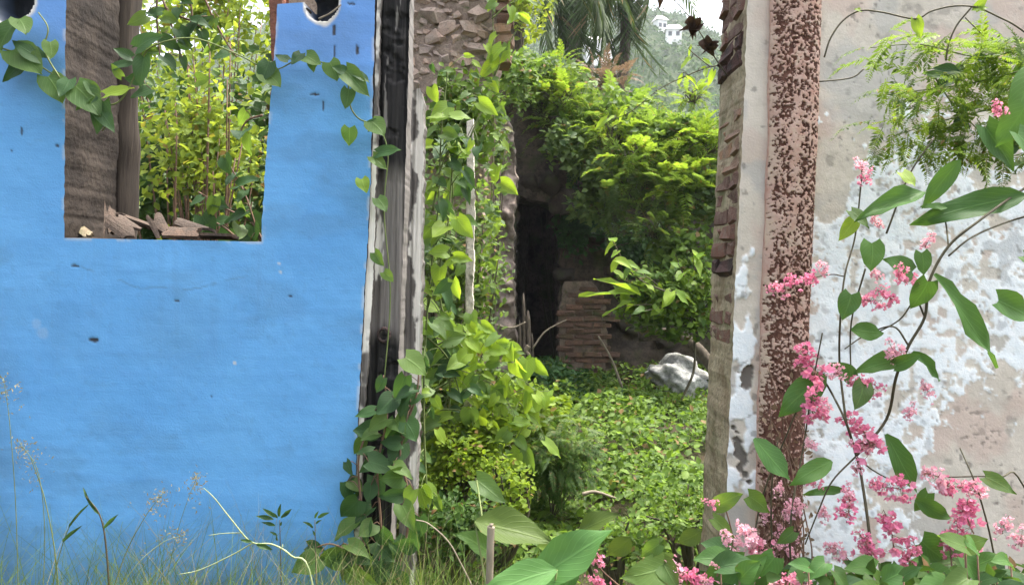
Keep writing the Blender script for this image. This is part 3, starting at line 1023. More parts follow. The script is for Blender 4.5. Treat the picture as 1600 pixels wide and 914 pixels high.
def right_masks(PX, PY, G):
    k = fbm(G * np.array([1.25, 1, 1]), 7.0, 6, 51, 0.6)
    k2 = fbm(G, 19, 5, 61)
    b = 0.05 * sstep(PY, 150, 300) - 0.22 * (1 - sstep(PY + 80 * (k - .5), 120, 210))
    b = b + 0.10 * np.exp(-(((PX - 1440) / 160) ** 2 + ((PY - 420) / 170) ** 2)) + 0.10 * np.exp(-(((PX - 1490) / 90) ** 2 + ((PY - 570) / 70) ** 2))
    b = b - 0.20 * np.exp(-(((PX - 1293) / 30) ** 2 + ((PY - 290) / 110) ** 2)) - 0.22 * np.exp(-(((PX - 1560) / 70) ** 2 + ((PY - 650) / 80) ** 2))
    b = b + 0.22 * np.exp(-(((PX - 1300) / 40) ** 2 + ((PY - 520) / 120) ** 2)) + 0.15 * np.exp(-(((PX - 1300) / 60) ** 2 + ((PY - 790) / 90) ** 2))
    b = b - 0.12 * sstep(PY, 660, 760) * sstep(PX, 1420, 1500)
    k3 = fbm(G, 45, 4, 63)
    wt = sstep(0.42 * k + 0.33 * k2 + 0.25 * k3 + b - 0.02, 0.505, 0.545) * (1 - 0.9 * sstep(fbm(G, 26, 3, 66) + 0.12 * np.exp(-(((PX - 1500) / 110) ** 2 + ((PY - 430) / 90) ** 2)), 0.60, 0.66))
    spot = sstep(fbm(G, 60, 2, 71), 0.68, 0.76) * 0.6 * sstep(fbm(G, 6, 2, 3), .45, .6)
    spot = np.maximum(spot, 0.35 * sstep(k2 + 0.2 * np.exp(-(((PX - 1560) / 60) ** 2 + ((PY - 395) / 40) ** 2)), 0.66, 0.74))
    return {'white': wt, 'pink': 0.75 * sstep(fbm(G, 4.2, 5, 81), 0.50, 0.62) * (1 - wt), 'grey': 0.7 * sstep(fbm(G, 5.5, 5, 91), 0.54, 0.66) * (1 - wt), 'spot': spot}
def right_d(PX, PY, G, at):
    return -0.0018 * at['white'] + 0.002 * at['spot']

pw = thing('plaster_wall', 'peeling white and beige plaster wall right of the doorway', 'wall', U(1300, 1010, 0.1))
mbp = MB()
T_R = 0.36
wall_patch(mbp, JL, [(x + 10, y) for x, y in PL], 0.0, T_R, 1.8, strip_masks, 0.004, (2.5, 0), 'LTB', (0, 1), 51, 0.018, strip_d)
wall_patch(mbp, [(x - 10, y) for x, y in PR], [(1960, -240), (1960, 1060)], 0.004, T_R, 2.4, right_masks, 0.004, (0, 0), 'RTB', (0, 1), 52, 0.02, right_d)
link('wall', mbp.mesh('wall', [M['plaster'], M['jambplaster']]), pw)
mbp = MB()
wall_patch(mbp, PL, PR, -0.06, 0.12, 1.0, pil_masks, 0.003, (1.5, 1.5), 'LRTB', (0, 0), 53, 0.006, pil_d)
link('pilaster', mbp.mesh('pilaster', [M['pilaster']]), pw)
# bricks of the jamb, one object each
bmesh_ = {k: [brick_mesh('brick', M[k], 0.075, 0.205, 0.064, s, 0.010, 0.012) for s in range(4)] for k in ('brick', 'brick_orange', 'brick_dark')}
bhead = {k: [brick_mesh('brick', M[k], 0.075, 0.10, 0.064, s + 9, 0.010, 0.012) for s in range(4)] for k in ('brick', 'brick_orange', 'brick_dark')}
jx, jy_ = [p[0] for p in JL], [p[1] for p in JL]
py = -190.0; row = 0
while py < 528:
    zone = 'brick'
    if 95 < py < 160 or 395 < py < 470: zone = 'brick_dark'
    elif 160 < py < 262: zone = 'brick_orange'
    elif 30 < py < 95: zone = 'brick_dark' if random.random() < .55 else 'brick'
    c = U(float(np.interp(py, jy_, jx)), py, 0.0)
    gap = (108 < py < 150) or (418 < py < 455)
    depth_in = 0.05 if gap else random.uniform(-0.006, 0.012)
    lens = (0.10, 0.205) if row % 2 else (0.205, 0.10)
    yy = 0.035
    for L in lens:
        me = random.choice(bmesh_[zone] if L > .15 else bhead[zone])
        mw = Matrix.Translation((c.x + 0.0375 - 0.012 + depth_in + random.uniform(-.004, .004), yy + L / 2, c.z)) @ Euler((random.uniform(-.02, .02), random.uniform(-.03, .03), random.uniform(-.02, .02))).to_matrix().to_4x4()
        link('brick', me, pw, mw)
        yy += L + 0.012
    py += 27.6; row += 1

# ---- window: dark prop post behind, reddish timber, tiles on the sill
wpst = thing('window_prop_post', 'dark weathered tree trunk post standing inside the window gap', 'post', U(180, 900, 0.75))
ptb = MB()
path = smooth_path([U(176, 905, 0.75), U(180, 600, 0.75), U(184, 300, 0.72), U(188, 120, 0.7), U(192, -120, 0.7)], 10)
nr = len(path)
rad = [0.086 + 0.006 * math.sin(i * .35) + 0.003 * math.sin(i * 1.1) for i in range(nr)]
tube(ptb, path, rad, None, 18)
Vv = ptb.v[0]
nrm_ = fbm(Vv * np.array([22, 22, 2.5]), 1.0, 3, 4)
ctr = np.repeat(np.array([np.asarray(p) for p in path]), 18, 0)
ptb.v[0] = ctr + (Vv - ctr) * (0.82 + 0.36 * nrm_)[:, None]
link('trunk', ptb.mesh('trunk', [M['oldwood']]), wpst)
rp = thing('red_timber', 'reddish brown timber stub at the right of the window gap', 'timber', U(436, 130, 0.3))
pm = MB()
wall_patch(pm, [(417, -70), (420, 0), (423, 80), (440, 230)], [(441, -70), (441, 0), (443, 80), (460, 230)], 0.26, 0.06, 2, None, 0.005, (2, 1), 'LRTB', (0, 0), 61, 0.01)
link('timber', pm.mesh('timber', [M['brickcore']]), rp)


def tile_mesh(seed, L=0.2, W=0.11, arc=1.7, th=0.013):
    rg = np.random.default_rng(seed)
    nu, nv = 7, 5
    a = np.linspace(-arc / 2, arc / 2, nu); l = np.linspace(-L / 2, L / 2, nv)
    R_ = W / (2 * math.sin(min(arc, 3.1) / 2))
    A, Lg = np.meshgrid(a, l)
    Lg = Lg * (1 + 0.22 * rg.normal(size=nu) * (np.abs(Lg) > L * .4))
    mb = MB()
    top = np.stack([np.sin(A) * R_, Lg, np.cos(A) * R_ - R_ * math.cos(arc / 2)], -1)
    bot = np.stack([np.sin(A) * (R_ - th), Lg, np.cos(A) * (R_ - th) - R_ * math.cos(arc / 2)], -1)
    mb.grid(top, 0, None, True); mb.grid(bot, 0, None, False)
    for e in (0, -1):
        mb.grid(np.stack([top[e], bot[e]]), 0, None, e == 0)
        mb.grid(np.stack([top[:, e], bot[:, e]]), 0, None, e != 0)
    return mb.mesh('shard', [M['tile']], False)


TILES = [  # px, py(bottom), y, rot, L, W, label
    (172, 340, 0.16, (0.9, 0.5, 0.9), 0.15, 0.06, 'pointed tile shard standing upright on the window sill'),
    (192, 352, 0.08, (0.12, 0.05, 1.0), 0.15, 0.10, 'large brown curved roof tile lying across the window sill'),
    (222, 344, 0.20, (0.25, -0.1, 1.9), 0.20, 0.09, 'grey curved roof tile leaning at the back of the sill'),
    (248, 358, 0.07, (0.05, 0.3, 0.6), 0.10, 0.07, 'small dark tile chip in the middle of the sill'),
    (284, 358, 0.06, (0.08, 0.0, 1.7), 0.15, 0.08, 'reddish flat brick shard on the window sill'),
    (338, 362, 0.10, (0.0, 0.08, 1.62), 0.20, 0.07, 'long tan tile sliver at the end of the sill row'),
    (132, 361, 0.09, (0.1, -0.2, 0.9), 0.07, 0.04, 'pale plaster shard in the sill corner below the trunk'),
    (300, 350, 0.20, (0.15, 0.1, 1.2), 0.18, 0.09, 'dull grey tile half under leaves behind the reddish shard')]
for i, (px_, py_, y_, rot, L_, W_, lab) in enumerate(TILES):
    o = link('broken_tile', tile_mesh(i + 3, L_, W_, 0.5 if i in (4, 5, 6) else 1.5, 0.02 if i in (4, 6) else 0.013), None,
             Matrix.Translation(U(px_, py_ + 10, y_)) @ Matrix.Rotation((.2, .7, -.25, 1.1, .55, -.15, .6, .3)[i], 4, 'X') @ Euler(rot).to_matrix().to_4x4() @ Matrix.Scale(.88, 4))
    if i == 6:
        o.data.materials.clear(); o.data.materials.append(M['jambplaster'])
    tag(o, lab, 'tile', 'broken tiles on the window sill')
    zs = U(px_, 374, 0.0).z
    low = min((o.matrix_basis @ v_.co).z for v_ in o.data.vertices)
    o.location.z += (zs - low) + 0.002 if i not in (2, 7) else (zs - low) + 0.03

# ================================================================== RUINS INSIDE
# ---- rubble wall on the left, with single stones
rw = thing('rubble_wall', 'broken rubble stone wall inside the doorway on the left', 'wall', U(700, 700, 3.1))
mb = MB()
def rub_d(PX, PY, G, at):
    return 0.05 * (fbm(G, 6, 4, 3) - .5)
wall_patch(mb, [(430, -90), (430, 730)], [(786, -90), (792, 60), (765, 140), (755, 330), (750, 730)], 3.0, 0.4, 5, None, 0.02, (0, 10), 'LRTB', (0, 0), 71, 0.05, rub_d)
link('core', mb.mesh('core', [M['mortar']]), rw)
rocks = [brick_mesh('stone', M['rubble'], .80, .80, .80, s, 0.13, 0.17) for s in range(9)]
placed = []
for k in range(6000):
    r_ = random.choice((5, 6, 7, 8, 10)) if k > 200 else random.uniform(9, 15)
    xx = random.uniform(600, 786); yy = -75 + 300 * random.random() ** 1.3
    if xx + r_ * .8 > np.interp(yy, [-90, 60, 150, 330, 730], [792, 796, 762, 756, 750]): continue
    if any((xx - q[0]) ** 2 / 1.5 + (yy - q[1]) ** 2 < (0.82 * (r_ + q[2])) ** 2 for q in placed): continue
    placed.append((xx, yy, r_))
    if len(placed) >= 290: break
for xx, yy, r_ in placed:
    s_ = 2 * r_ / 205.0
    mw = Matrix.Translation(U(xx, yy, 3.02 + random.uniform(-.02, .015))) @ Euler((random.uniform(-.5, .5), random.uniform(-.5, .5), random.uniform(-.5, .5))).to_matrix().to_4x4() @ Matrix.Diagonal((s_ * random.uniform(1.1, 1.6), s_ * 1.0, s_ * random.uniform(.85, 1.15), 1))
    link('stone', random.choice(rocks), rw, mw)

# ---- a few orange bricks bonded into its broken edge
mq = [brick_mesh('brick', M['brick_orange' if s % 2 else 'brick'], 0.12, 0.2, 0.066, s, 0.010, 0.010) for s in range(4)]
for k in range(11):
    link('brick', random.choice(mq), rw, Matrix.Translation(U(788 + random.uniform(-4, 3) - 5 * (k % 2), -62 + k * 16, 3.02)) @ Euler((0, random.uniform(-.06, .06), random.uniform(-.2, .2))).to_matrix().to_4x4())

# ---- back ruin with the dark doorway
YB = 7.3
rn = thing('ruin_wall', 'dark mossy ruined wall with an arched black doorway', 'wall', U(850, 600, YB + .2))
mb = MB()
def ruin_d(PX, PY, G, at):
    return 0.22 * (fbm(G, 1.8, 5, 5) - .5) + 0.10 * (fbm(G, 7, 4, 6) - .5)
wall_patch(mb, [(560, 120), (560, 660)], [(806, 140), (810, 300), (806, 420), (804, 660)], YB, 0.7, 4, None, 0.0, (0, 9), 'LRTB', (0, 0), 81, 0.09, ruin_d)
wall_patch(mb, [(872, 170), (880, 320), (872, 460), (876, 660)], [(1560, 330), (1560, 690)], YB, 0.7, 4, None, 0.0, (9, 0), 'LRTB', (0, 0), 82, 0.09, ruin_d)
wall_patch(mb, [(800, 140), (800, 306)], [(884, 172), (884, 322)], YB - .35, 1.0, 4, None, 0.0, (4, 4), 'LRTB', (0, 0), 83, 0.09, ruin_d)
link('wall', mb.mesh('wall', [M['ruin']]), rn)
# unseen roofed room behind the doorway, closed in so it stays dark
a = U(700, 300, YB + .8); b = U(985, 300, YB + .8)
ztop = U(840, 230, YB + .8).z
mb = MB()
def boxmb(mb, lo, hi, mat=0):
    x0, y0, z0 = lo; x1, y1, z1 = hi
    V = [(x0, y0, z0), (x1, y0, z0), (x1, y1, z0), (x0, y1, z0), (x0, y0, z1), (x1, y0, z1), (x1, y1, z1), (x0, y1, z1)]
    mb.add(V, [(0, 3, 2, 1), (4, 5, 6, 7), (0, 1, 5, 4), (1, 2, 6, 5), (2, 3, 7, 6), (3, 0, 4, 7)], mat)
y1 = YB + 3.4
boxmb(mb, (a.x - .3, YB + .68, -.2), (a.x, y1, ztop)); boxmb(mb, (b.x, YB + .68, -.2), (b.x + .3, y1, ztop))
boxmb(mb, (a.x - .32, y1, -.2), (b.x + .32, y1 + .3, ztop)); boxmb(mb, (a.x - .34, YB + .66, ztop + .002), (b.x + .34, y1 + .32, ztop + .3))
link('chamber', mb.mesh('chamber', [M['ruin']], False), rn)
# arch stones over the doorway
rk2 = [rock_mesh('stone', M['ruin_stone'], s + 20, 3, 0.75) for s in range(5)]
for k in range(6):
    ang = math.pi * (1 - (k + random.uniform(-.25, .25)) / 5)
    px_ = 842 + 42 * math.cos(ang) + random.uniform(-4, 4); py_ = 316 - 30 * math.sin(ang) + random.uniform(-5, 5)
    mw = Matrix.Translation(U(px_, py_, YB - .30 + random.uniform(-.08, .08))) @ Euler((random.uniform(-.4, .4), -(ang - math.pi / 2) + random.uniform(-.4, .4), random.uniform(-.5, .5))).to_matrix().to_4x4() @ Matrix.Diagonal((random.uniform(.26, .44), 0.5, random.uniform(.26, .40), 1))
    link('arch_stone', random.choice(rk2), rn, mw)
# brickwork right of the doorway
mb = MB()
wall_patch(mb, [(882, 440), (874, 480), (874, 640)], [(925, 440), (948, 480), (944, 640)], YB - .10, 0.3, 4, None, 0.02, (4, 8), 'LRTB', (0, 0), 84, 0.04)
link('brick_bed', mb.mesh('brick_bed', [M['mortar']]), rn)
ob = [brick_mesh('brick', M['old_brick'], 0.225, 0.12, 0.062, s, 0.010, 0.010) for s in range(6)]
py_ = 452.0; row = 0
while py_ < 612:
    end = 944 - 14 * random.random() - max(0, 480 - py_) * 0.5
    px_ = 878 + (14 if row % 2 else 0) - 8 + max(0, 470 - py_) * 0.4
    while px_ < end:
        if random.random() < .93:
            mw = Matrix.Translation(U(px_ + 13, py_, YB - 0.075 + random.uniform(-.018, .022))) @ Euler((random.uniform(-.05, .05), random.uniform(-.035, .035), random.uniform(-.05, .05))).to_matrix().to_4x4()
            link('brick', random.choice(ob), rn, mw)
        px_ += 28.6
    py_ += 9.2; row += 1
# rough blocks breaking the wall face
for k in range(44):
    px_ = random.uniform(880, 1300); py_ = random.uniform(310, 590)
    if px_ < 950 and py_ > 440: continue
    sz = random.uniform(.16, .42)
    link('stone', random.choice(rk2), rn, Matrix.Translation(U(px_, py_, YB + 0.0)) @ Euler((random.uniform(-.3, .3), random.uniform(-.3, .3), random.uniform(-.3, .3))).to_matrix().to_4x4() @ Matrix.Diagonal((sz * 1.4, .3, sz * .8, 1)))
# nearer stone pier left of the doorway
sp = thing('stone_pier', 'grey brown stone pier streaked with lime left of the black doorway', 'pier', U(775, 620, 6.2))
mb = MB()
wall_patch(mb, [(744, 165), (750, 300), (748, 640)], [(800, 190), (806, 280), (802, 330), (806, 640)], 6.0, 0.9, 3.2, None, 0.0, (5, 7), 'LRTB', (0, 0), 91, 0.06,
           lambda PX, PY, G, at: 0.30 * (fbm(G, 3, 5, 8) - .5) + 0.16 * (fbm(G, 10, 4, 6) - .5))
link('pier', mb.mesh('pier', [stone_mat('pier_stone', (0.27, 0.22, 0.19), (0.27, 0.22, 0.19), (0.14, 0.11, 0.09), 5.0, 0.4)]), sp)
# whitewashed boulder and fallen log
bl = link('whitewashed_boulder', rock_mesh('whitewashed_boulder', M['whitewash'], 33, 5, 0.95), None, Matrix.Translation(U(1056, 594, 6.3)) @ Euler((.1, .2, .4)).to_matrix().to_4x4() @ Matrix.Diagonal((0.72, 0.5, 0.46, 1)))
tag(bl, 'rounded whitewashed lump of masonry at the foot of the ruin', 'boulder')
lg = MB(); tube(lg, px_path([(1000, 525, 6.5), (1050, 522, 6.3), (1090, 545, 6.2), (1125, 590, 6.1)], 0), [0.07] * 16, None, 9)
tag(link('fallen_branch', lg.mesh('fallen_branch', [M['bark']])), 'arched dark fallen branch over the whitewashed lump', 'branch')
st = thing('dead_stump', 'broken pale dead stump before the black doorway', 'stump', U(822, 590, 5.9))
mb = MB()
for dx, top, r in ((0, 458, .022), (7, 485, .03), (-6, 500, .02), (13, 520, .015)):
    tube(mb, px_path([(818 + dx * .6, 620), (819 + dx, 560), (818 + dx, top)], 5.9), [r] * 6 + [r * .9] * 4 + [r * .3], None, 6)
link('stump', mb.mesh('stump', [M['bark']]), st)
mb = MB(); tube(mb, px_path([(832, 545), (850, 520), (868, 508), (885, 500)], 5.8), .012, .006, 5)
tube(mb, px_path([(775, 508), (800, 512), (822, 503)], 5.8), .014, .008, 5); tube(mb, px_path([(826, 540), (822, 548), (828, 556)], 5.8), .03, .02, 6)
link('twig', mb.mesh('twig', [M['s_dry']]), st)
mb = MB(); tube(mb, px_path([(935, 525), (955, 560), (972, 605)], 5.6), .010, .016, 5)
tag(link('leaning_stick', mb.mesh('leaning_stick', [M['s_dry']])), 'thin pale stick leaning before the old brickwork', 'stick')


# ================================================================== VEGETATION INSIDE
def ellipsoid_pts(c, r, n, hollow=0.5, zmin=None):
    d = RNG.normal(size=(n, 3)); d /= np.linalg.norm(d, axis=1)[:, None]
    k = (hollow + (1 - hollow) * RNG.random(n)) ** 0.8
    p = np.asarray(tuple(c)) + d * k[:, None] * np.asarray(r)
    if zmin is not None:
        p[:, 2] = np.maximum(p[:, 2], zmin)
    return p


def clumpy(P, s, thr, seed):
    return P[fbm(P, s, 3, seed) > thr]


def gz(v):
    return float(ground_z(np.array([v.x]), np.array([v.y]))[0])


def base_of(px, y):
    p = U(px, 700, y)
    return Vector((p.x, y, float(ground_z(np.array([p.x]), np.array([y]))[0])))


def twigs(parent, base, pts, r0, r1, mat, name='stem'):
    mb = MB()
    for q in pts:
        mid = (Vector(base) + Vector(q)) / 2 + Vector((random.uniform(-.08, .08), random.uniform(-.08, .08), random.uniform(0, .12)))
        tube(mb, smooth_path([base, mid, q], 5), r0, r1, 5)
    return link(name, mb.mesh(name, [mat]), parent)


# ---- ground cover over the floor of the ruin
def cover_h(x, y):
    p = np.stack([x, y, x * 0], -1)
    h = 0.04 + 0.60 * np.clip(fbm(p, 1.6, 3, 40) - .34, 0, 1) + 0.30 * np.clip(fbm(p, 4.5, 3, 41) - .35, 0, 1)
    h = h + 0.05 * np.sin(y * 7.5 + 1.3 * np.sin(x * 1.7)) * (y > 1)
    return np.clip(h * np.clip(0.55 + y * 0.10, 0.5, 1.1), 0.02, 1)


def cover(name, label, x0, x1, y0, y1, n, s0, s1, mat, seed, thr=0.40, keep=None):
    x = RNG.uniform(x0, x1, n); y = y0 + (y1 - y0) * RNG.random(n) ** 1.15
    if keep is not None:
        k = keep(x, y); x, y = x[k], y[k]
    p0 = np.stack([x, y, x * 0], -1)
    k = fbm(p0, 2.3, 3, seed) + 0.25 * (RNG.random(len(x)) - .5) > thr
    x, y = x[k], y[k]
    h = cover_h(x, y)
    z = ground_z(x, y) + h * (1 - 0.75 * RNG.random(len(x)) ** 2.2)
    P = np.stack([x, y, z], -1)
    o = foliage(None, name, P, RNG.uniform(s0, s1, len(P)), M[mat], (0, -0.25, 1), 0.55, 0.72)
    o['label'] = label; o['category'] = 'ground cover'
    return o


cover('ground_cover', 'low leafy creeper carpeting the floor of the ruin', -1.6, 7.0, 0.9, 8.0, 86000, 0.038, 0.078, 'l_ground', 50, 0.43)
cover('ground_cover', 'fine small leaved weeds carpeting the doorway threshold', -0.9, 1.25, 0.15, 2.4, 16000, 0.022, 0.045, 'l_ground', 55, 0.42)
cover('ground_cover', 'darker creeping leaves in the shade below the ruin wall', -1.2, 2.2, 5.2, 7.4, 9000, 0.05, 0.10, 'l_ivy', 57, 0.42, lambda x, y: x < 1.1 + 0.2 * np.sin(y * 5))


# ---- fern masses on the ruin
def fern_clump(px, py, y, rad, n, size, label, mat='l_fern', droop=0.0, grp='ferns growing over the ruin', cat='fern', name='fern_clump', tm=FROND, squash=(1, .6, .6)):
    c = U(px, py, y)
    t = thing(name, label, cat, c, grp)
    P = ellipsoid_pts(c, np.array(squash) * rad * 0.75, n, 0.1)
    D = (P - np.asarray(tuple(c))) + RNG.normal(size=P.shape) * rad * 0.35 + np.array([0, -0.25, 0.22 - droop]) * rad
    fronds(t, 'frond', P, D, RNG.uniform(size * .55, size * 1.2, n), M[mat], tm)
    k = 16
    Q = ellipsoid_pts(c, np.array(squash) * rad * .7, k, .6)
    twigs(t, c - Vector((0, 0, rad * .4)), [Vector(q) for q in Q], .012, .004, M['s_dark'])
    return t


FERNS = [
    (835, 135, 7.0, .55, 90, .42, 'fern clump spilling over the top of the black doorway'),
    (900, 195, 6.9, .66, 96, .44, 'broad fern clump crowning the ruin wall above the arch'),
    (965, 175, 7.1, .60, 84, .42, 'light green fern clump below the rusty shoots'),
    (1030, 225, 6.5, .66, 96, .44, 'thick fern bank on the sloping top of the ruin wall'),
    (1095, 235, 6.3, .60, 90, .44, 'fern clump beside the brick door jamb high on the ruin'),
    (990, 290, 6.1, .50, 72, .40, 'drooping fern tuft hanging halfway down the ruin wall'),
    (1075, 315, 5.9, .52, 78, .42, 'wide fern tuft hanging above the broad leaved shrub'),
    (1030, 355, 5.8, .40, 60, .36, 'low fern tuft shading the broad leaved shrub'),
    (945, 330, 6.3, .34, 50, .32, 'thin fern tuft hanging left of the broad leaved shrub'),
    (925, 255, 6.7, .38, 48, .36, 'small hanging fern right of the arch')]
for a_ in FERNS:
    fern_clump(*a_)
for px_, py_, y_, lab_ in ((1000, 245, 6.0, 'pale fern sprays coloured as sunlit on the middle of the fern bank'), (1070, 285, 5.8, 'pale fern sprays reaching toward the brick jamb'),
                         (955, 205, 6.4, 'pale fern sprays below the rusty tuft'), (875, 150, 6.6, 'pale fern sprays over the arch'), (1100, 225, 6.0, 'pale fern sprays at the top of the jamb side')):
    fern_clump(px_, py_, y_, .40, 46, .36, lab_, 'l_feather', 0.0)  # paler leaf colour paints sunlit highlights onto the fern bank
fern_clump(950, 125, 7.6, .42, 70, .34, 'tuft of rusty orange shoots on top of the ruin', 'l_rust', 0, None, 'shrub', 'rusty_shrub', FEATHER)
fern_clump(862, 118, 7.6, .45, 90, .38, 'dry yellowish brush on top of the ruin below the palm', 'l_feather', 0, None, 'shrub', 'dry_brush', FEATHER)
fern_clump(1085, 150, 8.0, .30, 40, .3, 'loose pale green twiggy bush behind the fern bank', 'l_feather', 0, None, 'shrub', 'twiggy_bush', FEATHER)


def bush(name, label, px, py, y, r, n, size, mat, hollow=.35, thr=.42, seed=1, grp=None, up=(0, -.3, 1), spread=.8, cat='bush', nst=14, smat='s_dark'):
    c = U(px, py, y)
    b = Vector((c.x, c.y, gz(c)))
    t = thing(name, label, cat, b, grp)
    P = clumpy(ellipsoid_pts(c, r, n, hollow), 2.6 / max(r[0], .2) * .6, thr, seed)
    P = P[P[:, 2] > b.z + .02]
    if cat in ('creeper', 'ivy') and c.z > 1.2:
        b = Vector((c.x, c.y + .3, c.z - r[2] * .6)); t.location = b; ORIGIN[t.name] = Matrix.Translation(b)
    foliage(t, 'foliage', P, RNG.uniform(size * .6, size * 1.25, len(P)), M[mat], up, spread)
    ix = RNG.choice(len(P), min(nst, len(P)), replace=False)
    twigs(t, b, [Vector(P[i]) for i in ix], .014, .004, M[smat])
    return t


bush('bush', 'dense small leaved bush behind the top of the ruin', 880, 200, 8.3, (1.2, .7, .6), 4200, .11, 'l_fern', .3, .40, 3)
bush('bush', 'dense bush beyond the fern bank near the door jamb', 1075, 270, 8.4, (1.1, .7, .5), 3600, .11, 'l_fern', .3, .40, 4)
for px_, py_, y_, r_, n_, m_, lab_ in ((855, 130, 6.9, (.60, .35, .32), 1500, 'l_fern', 'leafy creeper draped over the ruin top above the black doorway'),
                                  (935, 175, 6.6, (.60, .35, .42), 1700, 'l_ground', 'lighter leafy creeper draped beside the rusty shoots'),
                                  (1040, 225, 6.3, (.62, .35, .38), 1700, 'l_ground', 'leafy creeper spilling toward the brick jamb'),
                                  (1100, 300, 5.9, (.45, .3, .40), 1300, 'l_fern', 'leafy creeper hanging beside the brick jamb'),
                                  (985, 270, 6.2, (.50, .3, .34), 1200, 'l_fern', 'creeper curtain hanging in the middle of the ruin wall'),
                                  (800, 130, 6.2, (.35, .3, .40), 900, 'l_ground', 'creeper tuft capping the stone pier'),
                                  (890, 230, 6.4, (.34, .25, .34), 900, 'l_fern', 'creeper tail hanging right of the arch'),
                                  (925, 300, 6.3, (.34, .25, .45), 1000, 'l_fern', 'long creeper curtain beside the old brickwork'),
                                  (1075, 400, 5.7, (.40, .3, .35), 1000, 'l_ground', 'leafy mass joining the shrub to the jamb')):
    bush('draped_creeper', lab_, px_, py_, y_, r_, n_, .095, m_, .15, .46, int(px_), 'creepers draped over the ruin', (0, -.7, .8), .55, 'creeper', 6)
bush('bush', 'leafy bush at the far end of the ruin wall', 1300, 470, 6.4, (.8, .6, .8), 3200, .09, 'l_fern', .2, .40, 44)
bush('ivy', 'dark ivy hanging on the ruin wall beside the arch', 905, 330, 7.05, (.38, .12, .62), 1800, .085, 'l_ivy', .0, .40, 5, None, (0, -1, .5), .5, 'ivy', 6)
bush('ivy', 'thin ivy trailing on the ruin wall under the hanging ferns', 1010, 400, 7.05, (.75, .10, .5), 1400, .08, 'l_ivy', .0, .46, 6, None, (0, -1, .5), .5, 'ivy', 6)
bush('creeping_bush', 'tangled small leaved growth on the stone pier', 770, 235, 5.8, (.22, .2, .5), 900, .06, 'l_fern', .1, .42, 7, None, (0, -1, .6), .6)
bush('creeping_bush', 'loose leafy tangle on the face of the rubble wall', 715, 190, 2.7, (.34, .2, .42), 1300, .07, 'l_ground', .1, .46, 77, None, (0, -.9, .6), .6, 'creeper', 5)
bush('creeping_bush', 'leafy growth filling the gap between the white posts', 705, 420, 2.4, (.42, .3, .95), 3400, .06, 'l_fern', .1, .42, 8, None, (0, -.6, .8), .7)
bush('herb_clump', 'dark low growth on the ground before the black doorway', 850, 600, 6.0, (.55, .5, .30), 1700, .075, 'l_ivy', .2, .40, 9, None, (0, -.3, 1), .7, 'weeds')
bush('herb_clump', 'yellow green small leaved herb mound beside the doorway creeper', 715, 715, 1.0, (.28, .24, .20), 1900, .036, 'l_herb', .2, .42, 10, None, (0, -.4, 1), .6, 'weeds')
bush('herb_clump', 'patchy yellow green herb mound at the doorway foot', 790, 760, 0.75, (.16, .2, .14), 800, .035, 'l_herb', .2, .42, 11, None, (0, -.4, 1), .6, 'weeds')
bush('herb_clump', 'dim tangle of small leaves under the herb mound', 720, 820, 0.5, (.26, .2, .16), 1600, .034, 'l_deep', .1, .40, 12, None, (0, -.4, 1), .7, 'weeds')
bush('herb_clump', 'pale small leaved weeds spilling over the threshold by the jamb', 1085, 800, 0.6, (.24, .25, .12), 1500, .03, 'l_ground', .1, .40, 13, None, (0, -.4, 1), .7, 'weeds')
bush('herb_clump', 'mid green weeds in the middle of the threshold', 965, 850, 0.25, (.22, .16, .10), 1300, .03, 'l_ground', .1, .40, 14, None, (0, -.4, 1), .7, 'weeds')

# feathery asparagus-like mound
c = base_of(865, 1.6)
af = thing('feathery_plant', 'soft dark feathery mound beside the bright creeper', 'plant', c)
n = 420
top = np.asarray(tuple(U(872, 715, 1.6)))
P = ellipsoid_pts(top, (.24, .22, .22), n, .1)
D = (P - top) * 2.0 + RNG.normal(size=(n, 3)) * .22 + np.array([0, -.15, -.22])
fronds(af, 'frond', P, D, RNG.uniform(.08, .17, n), M['l_deep'], FEATHER)
P2 = ellipsoid_pts(top + np.array([.02, -.03, .10]), (.26, .2, .17), 150, .6)
D2 = RNG.normal(size=(150, 3)) * np.array([.8, .6, .4]) + np.array([0, -.2, .1])
fronds(af, 'light_frond', P2, D2, RNG.uniform(.08, .15, 150), M['l_fern'], FEATHER)
twigs(af, c, [Vector(p) for p in P[:10]], .004, .002, M['s_dark'])

# ---- broad leaved shrub against the ruin
c = base_of(1050, 5.4)
bs = thing('broad_leaved_shrub', 'sunlit broad leaved shrub leaning out from the ruin wall', 'shrub', c)
mb = MB(); tips = []
root = U(1085, 520, 5.6)
tube(mb, smooth_path([c, (Vector(c) + root) / 2 + Vector((.1, 0, 0)), root], 5), .016, .012, 6)
for k in range(17):
    a = random.uniform(-.2, 3.4)
    tx = 1040 + random.uniform(-85, 85); ty = 440 + random.uniform(-50, 60) - 15 * math.sin((tx - 950) / 60)
    q = U(tx, ty, 5.2 + random.uniform(-.3, .4))
    pth = smooth_path([root, (root + q) / 2 + Vector((0, 0, .14)), q], 6)
    tube(mb, pth, .012, .004, 5); tips.append(pth)
tube(mb, px_path([(1050, 460), (990, 430), (955, 372)], 5.2), .012, .005, 5)
tips.append(px_path([(1050, 460), (990, 430), (955, 372)], 5.2, 6))
link('stem', mb.mesh('stem', [M['s_dark']]), bs)
for pth in tips:
    for i in range(4, len(pth)):
        if random.random() < .8:
            p = Vector(pth[i]); d = Vector((random.uniform(-1, 1), random.uniform(-.9, .3), random.uniform(-.75, .35))).normalized()
            put_leaf(bs, random.choice(['vine', 'vine_mid', 'herb', 'vine']), p, p + d * random.uniform(.11, .21), .62, (random.uniform(-.5, .5), -.6, .9))
c2 = U(1060, 470, 5.5)
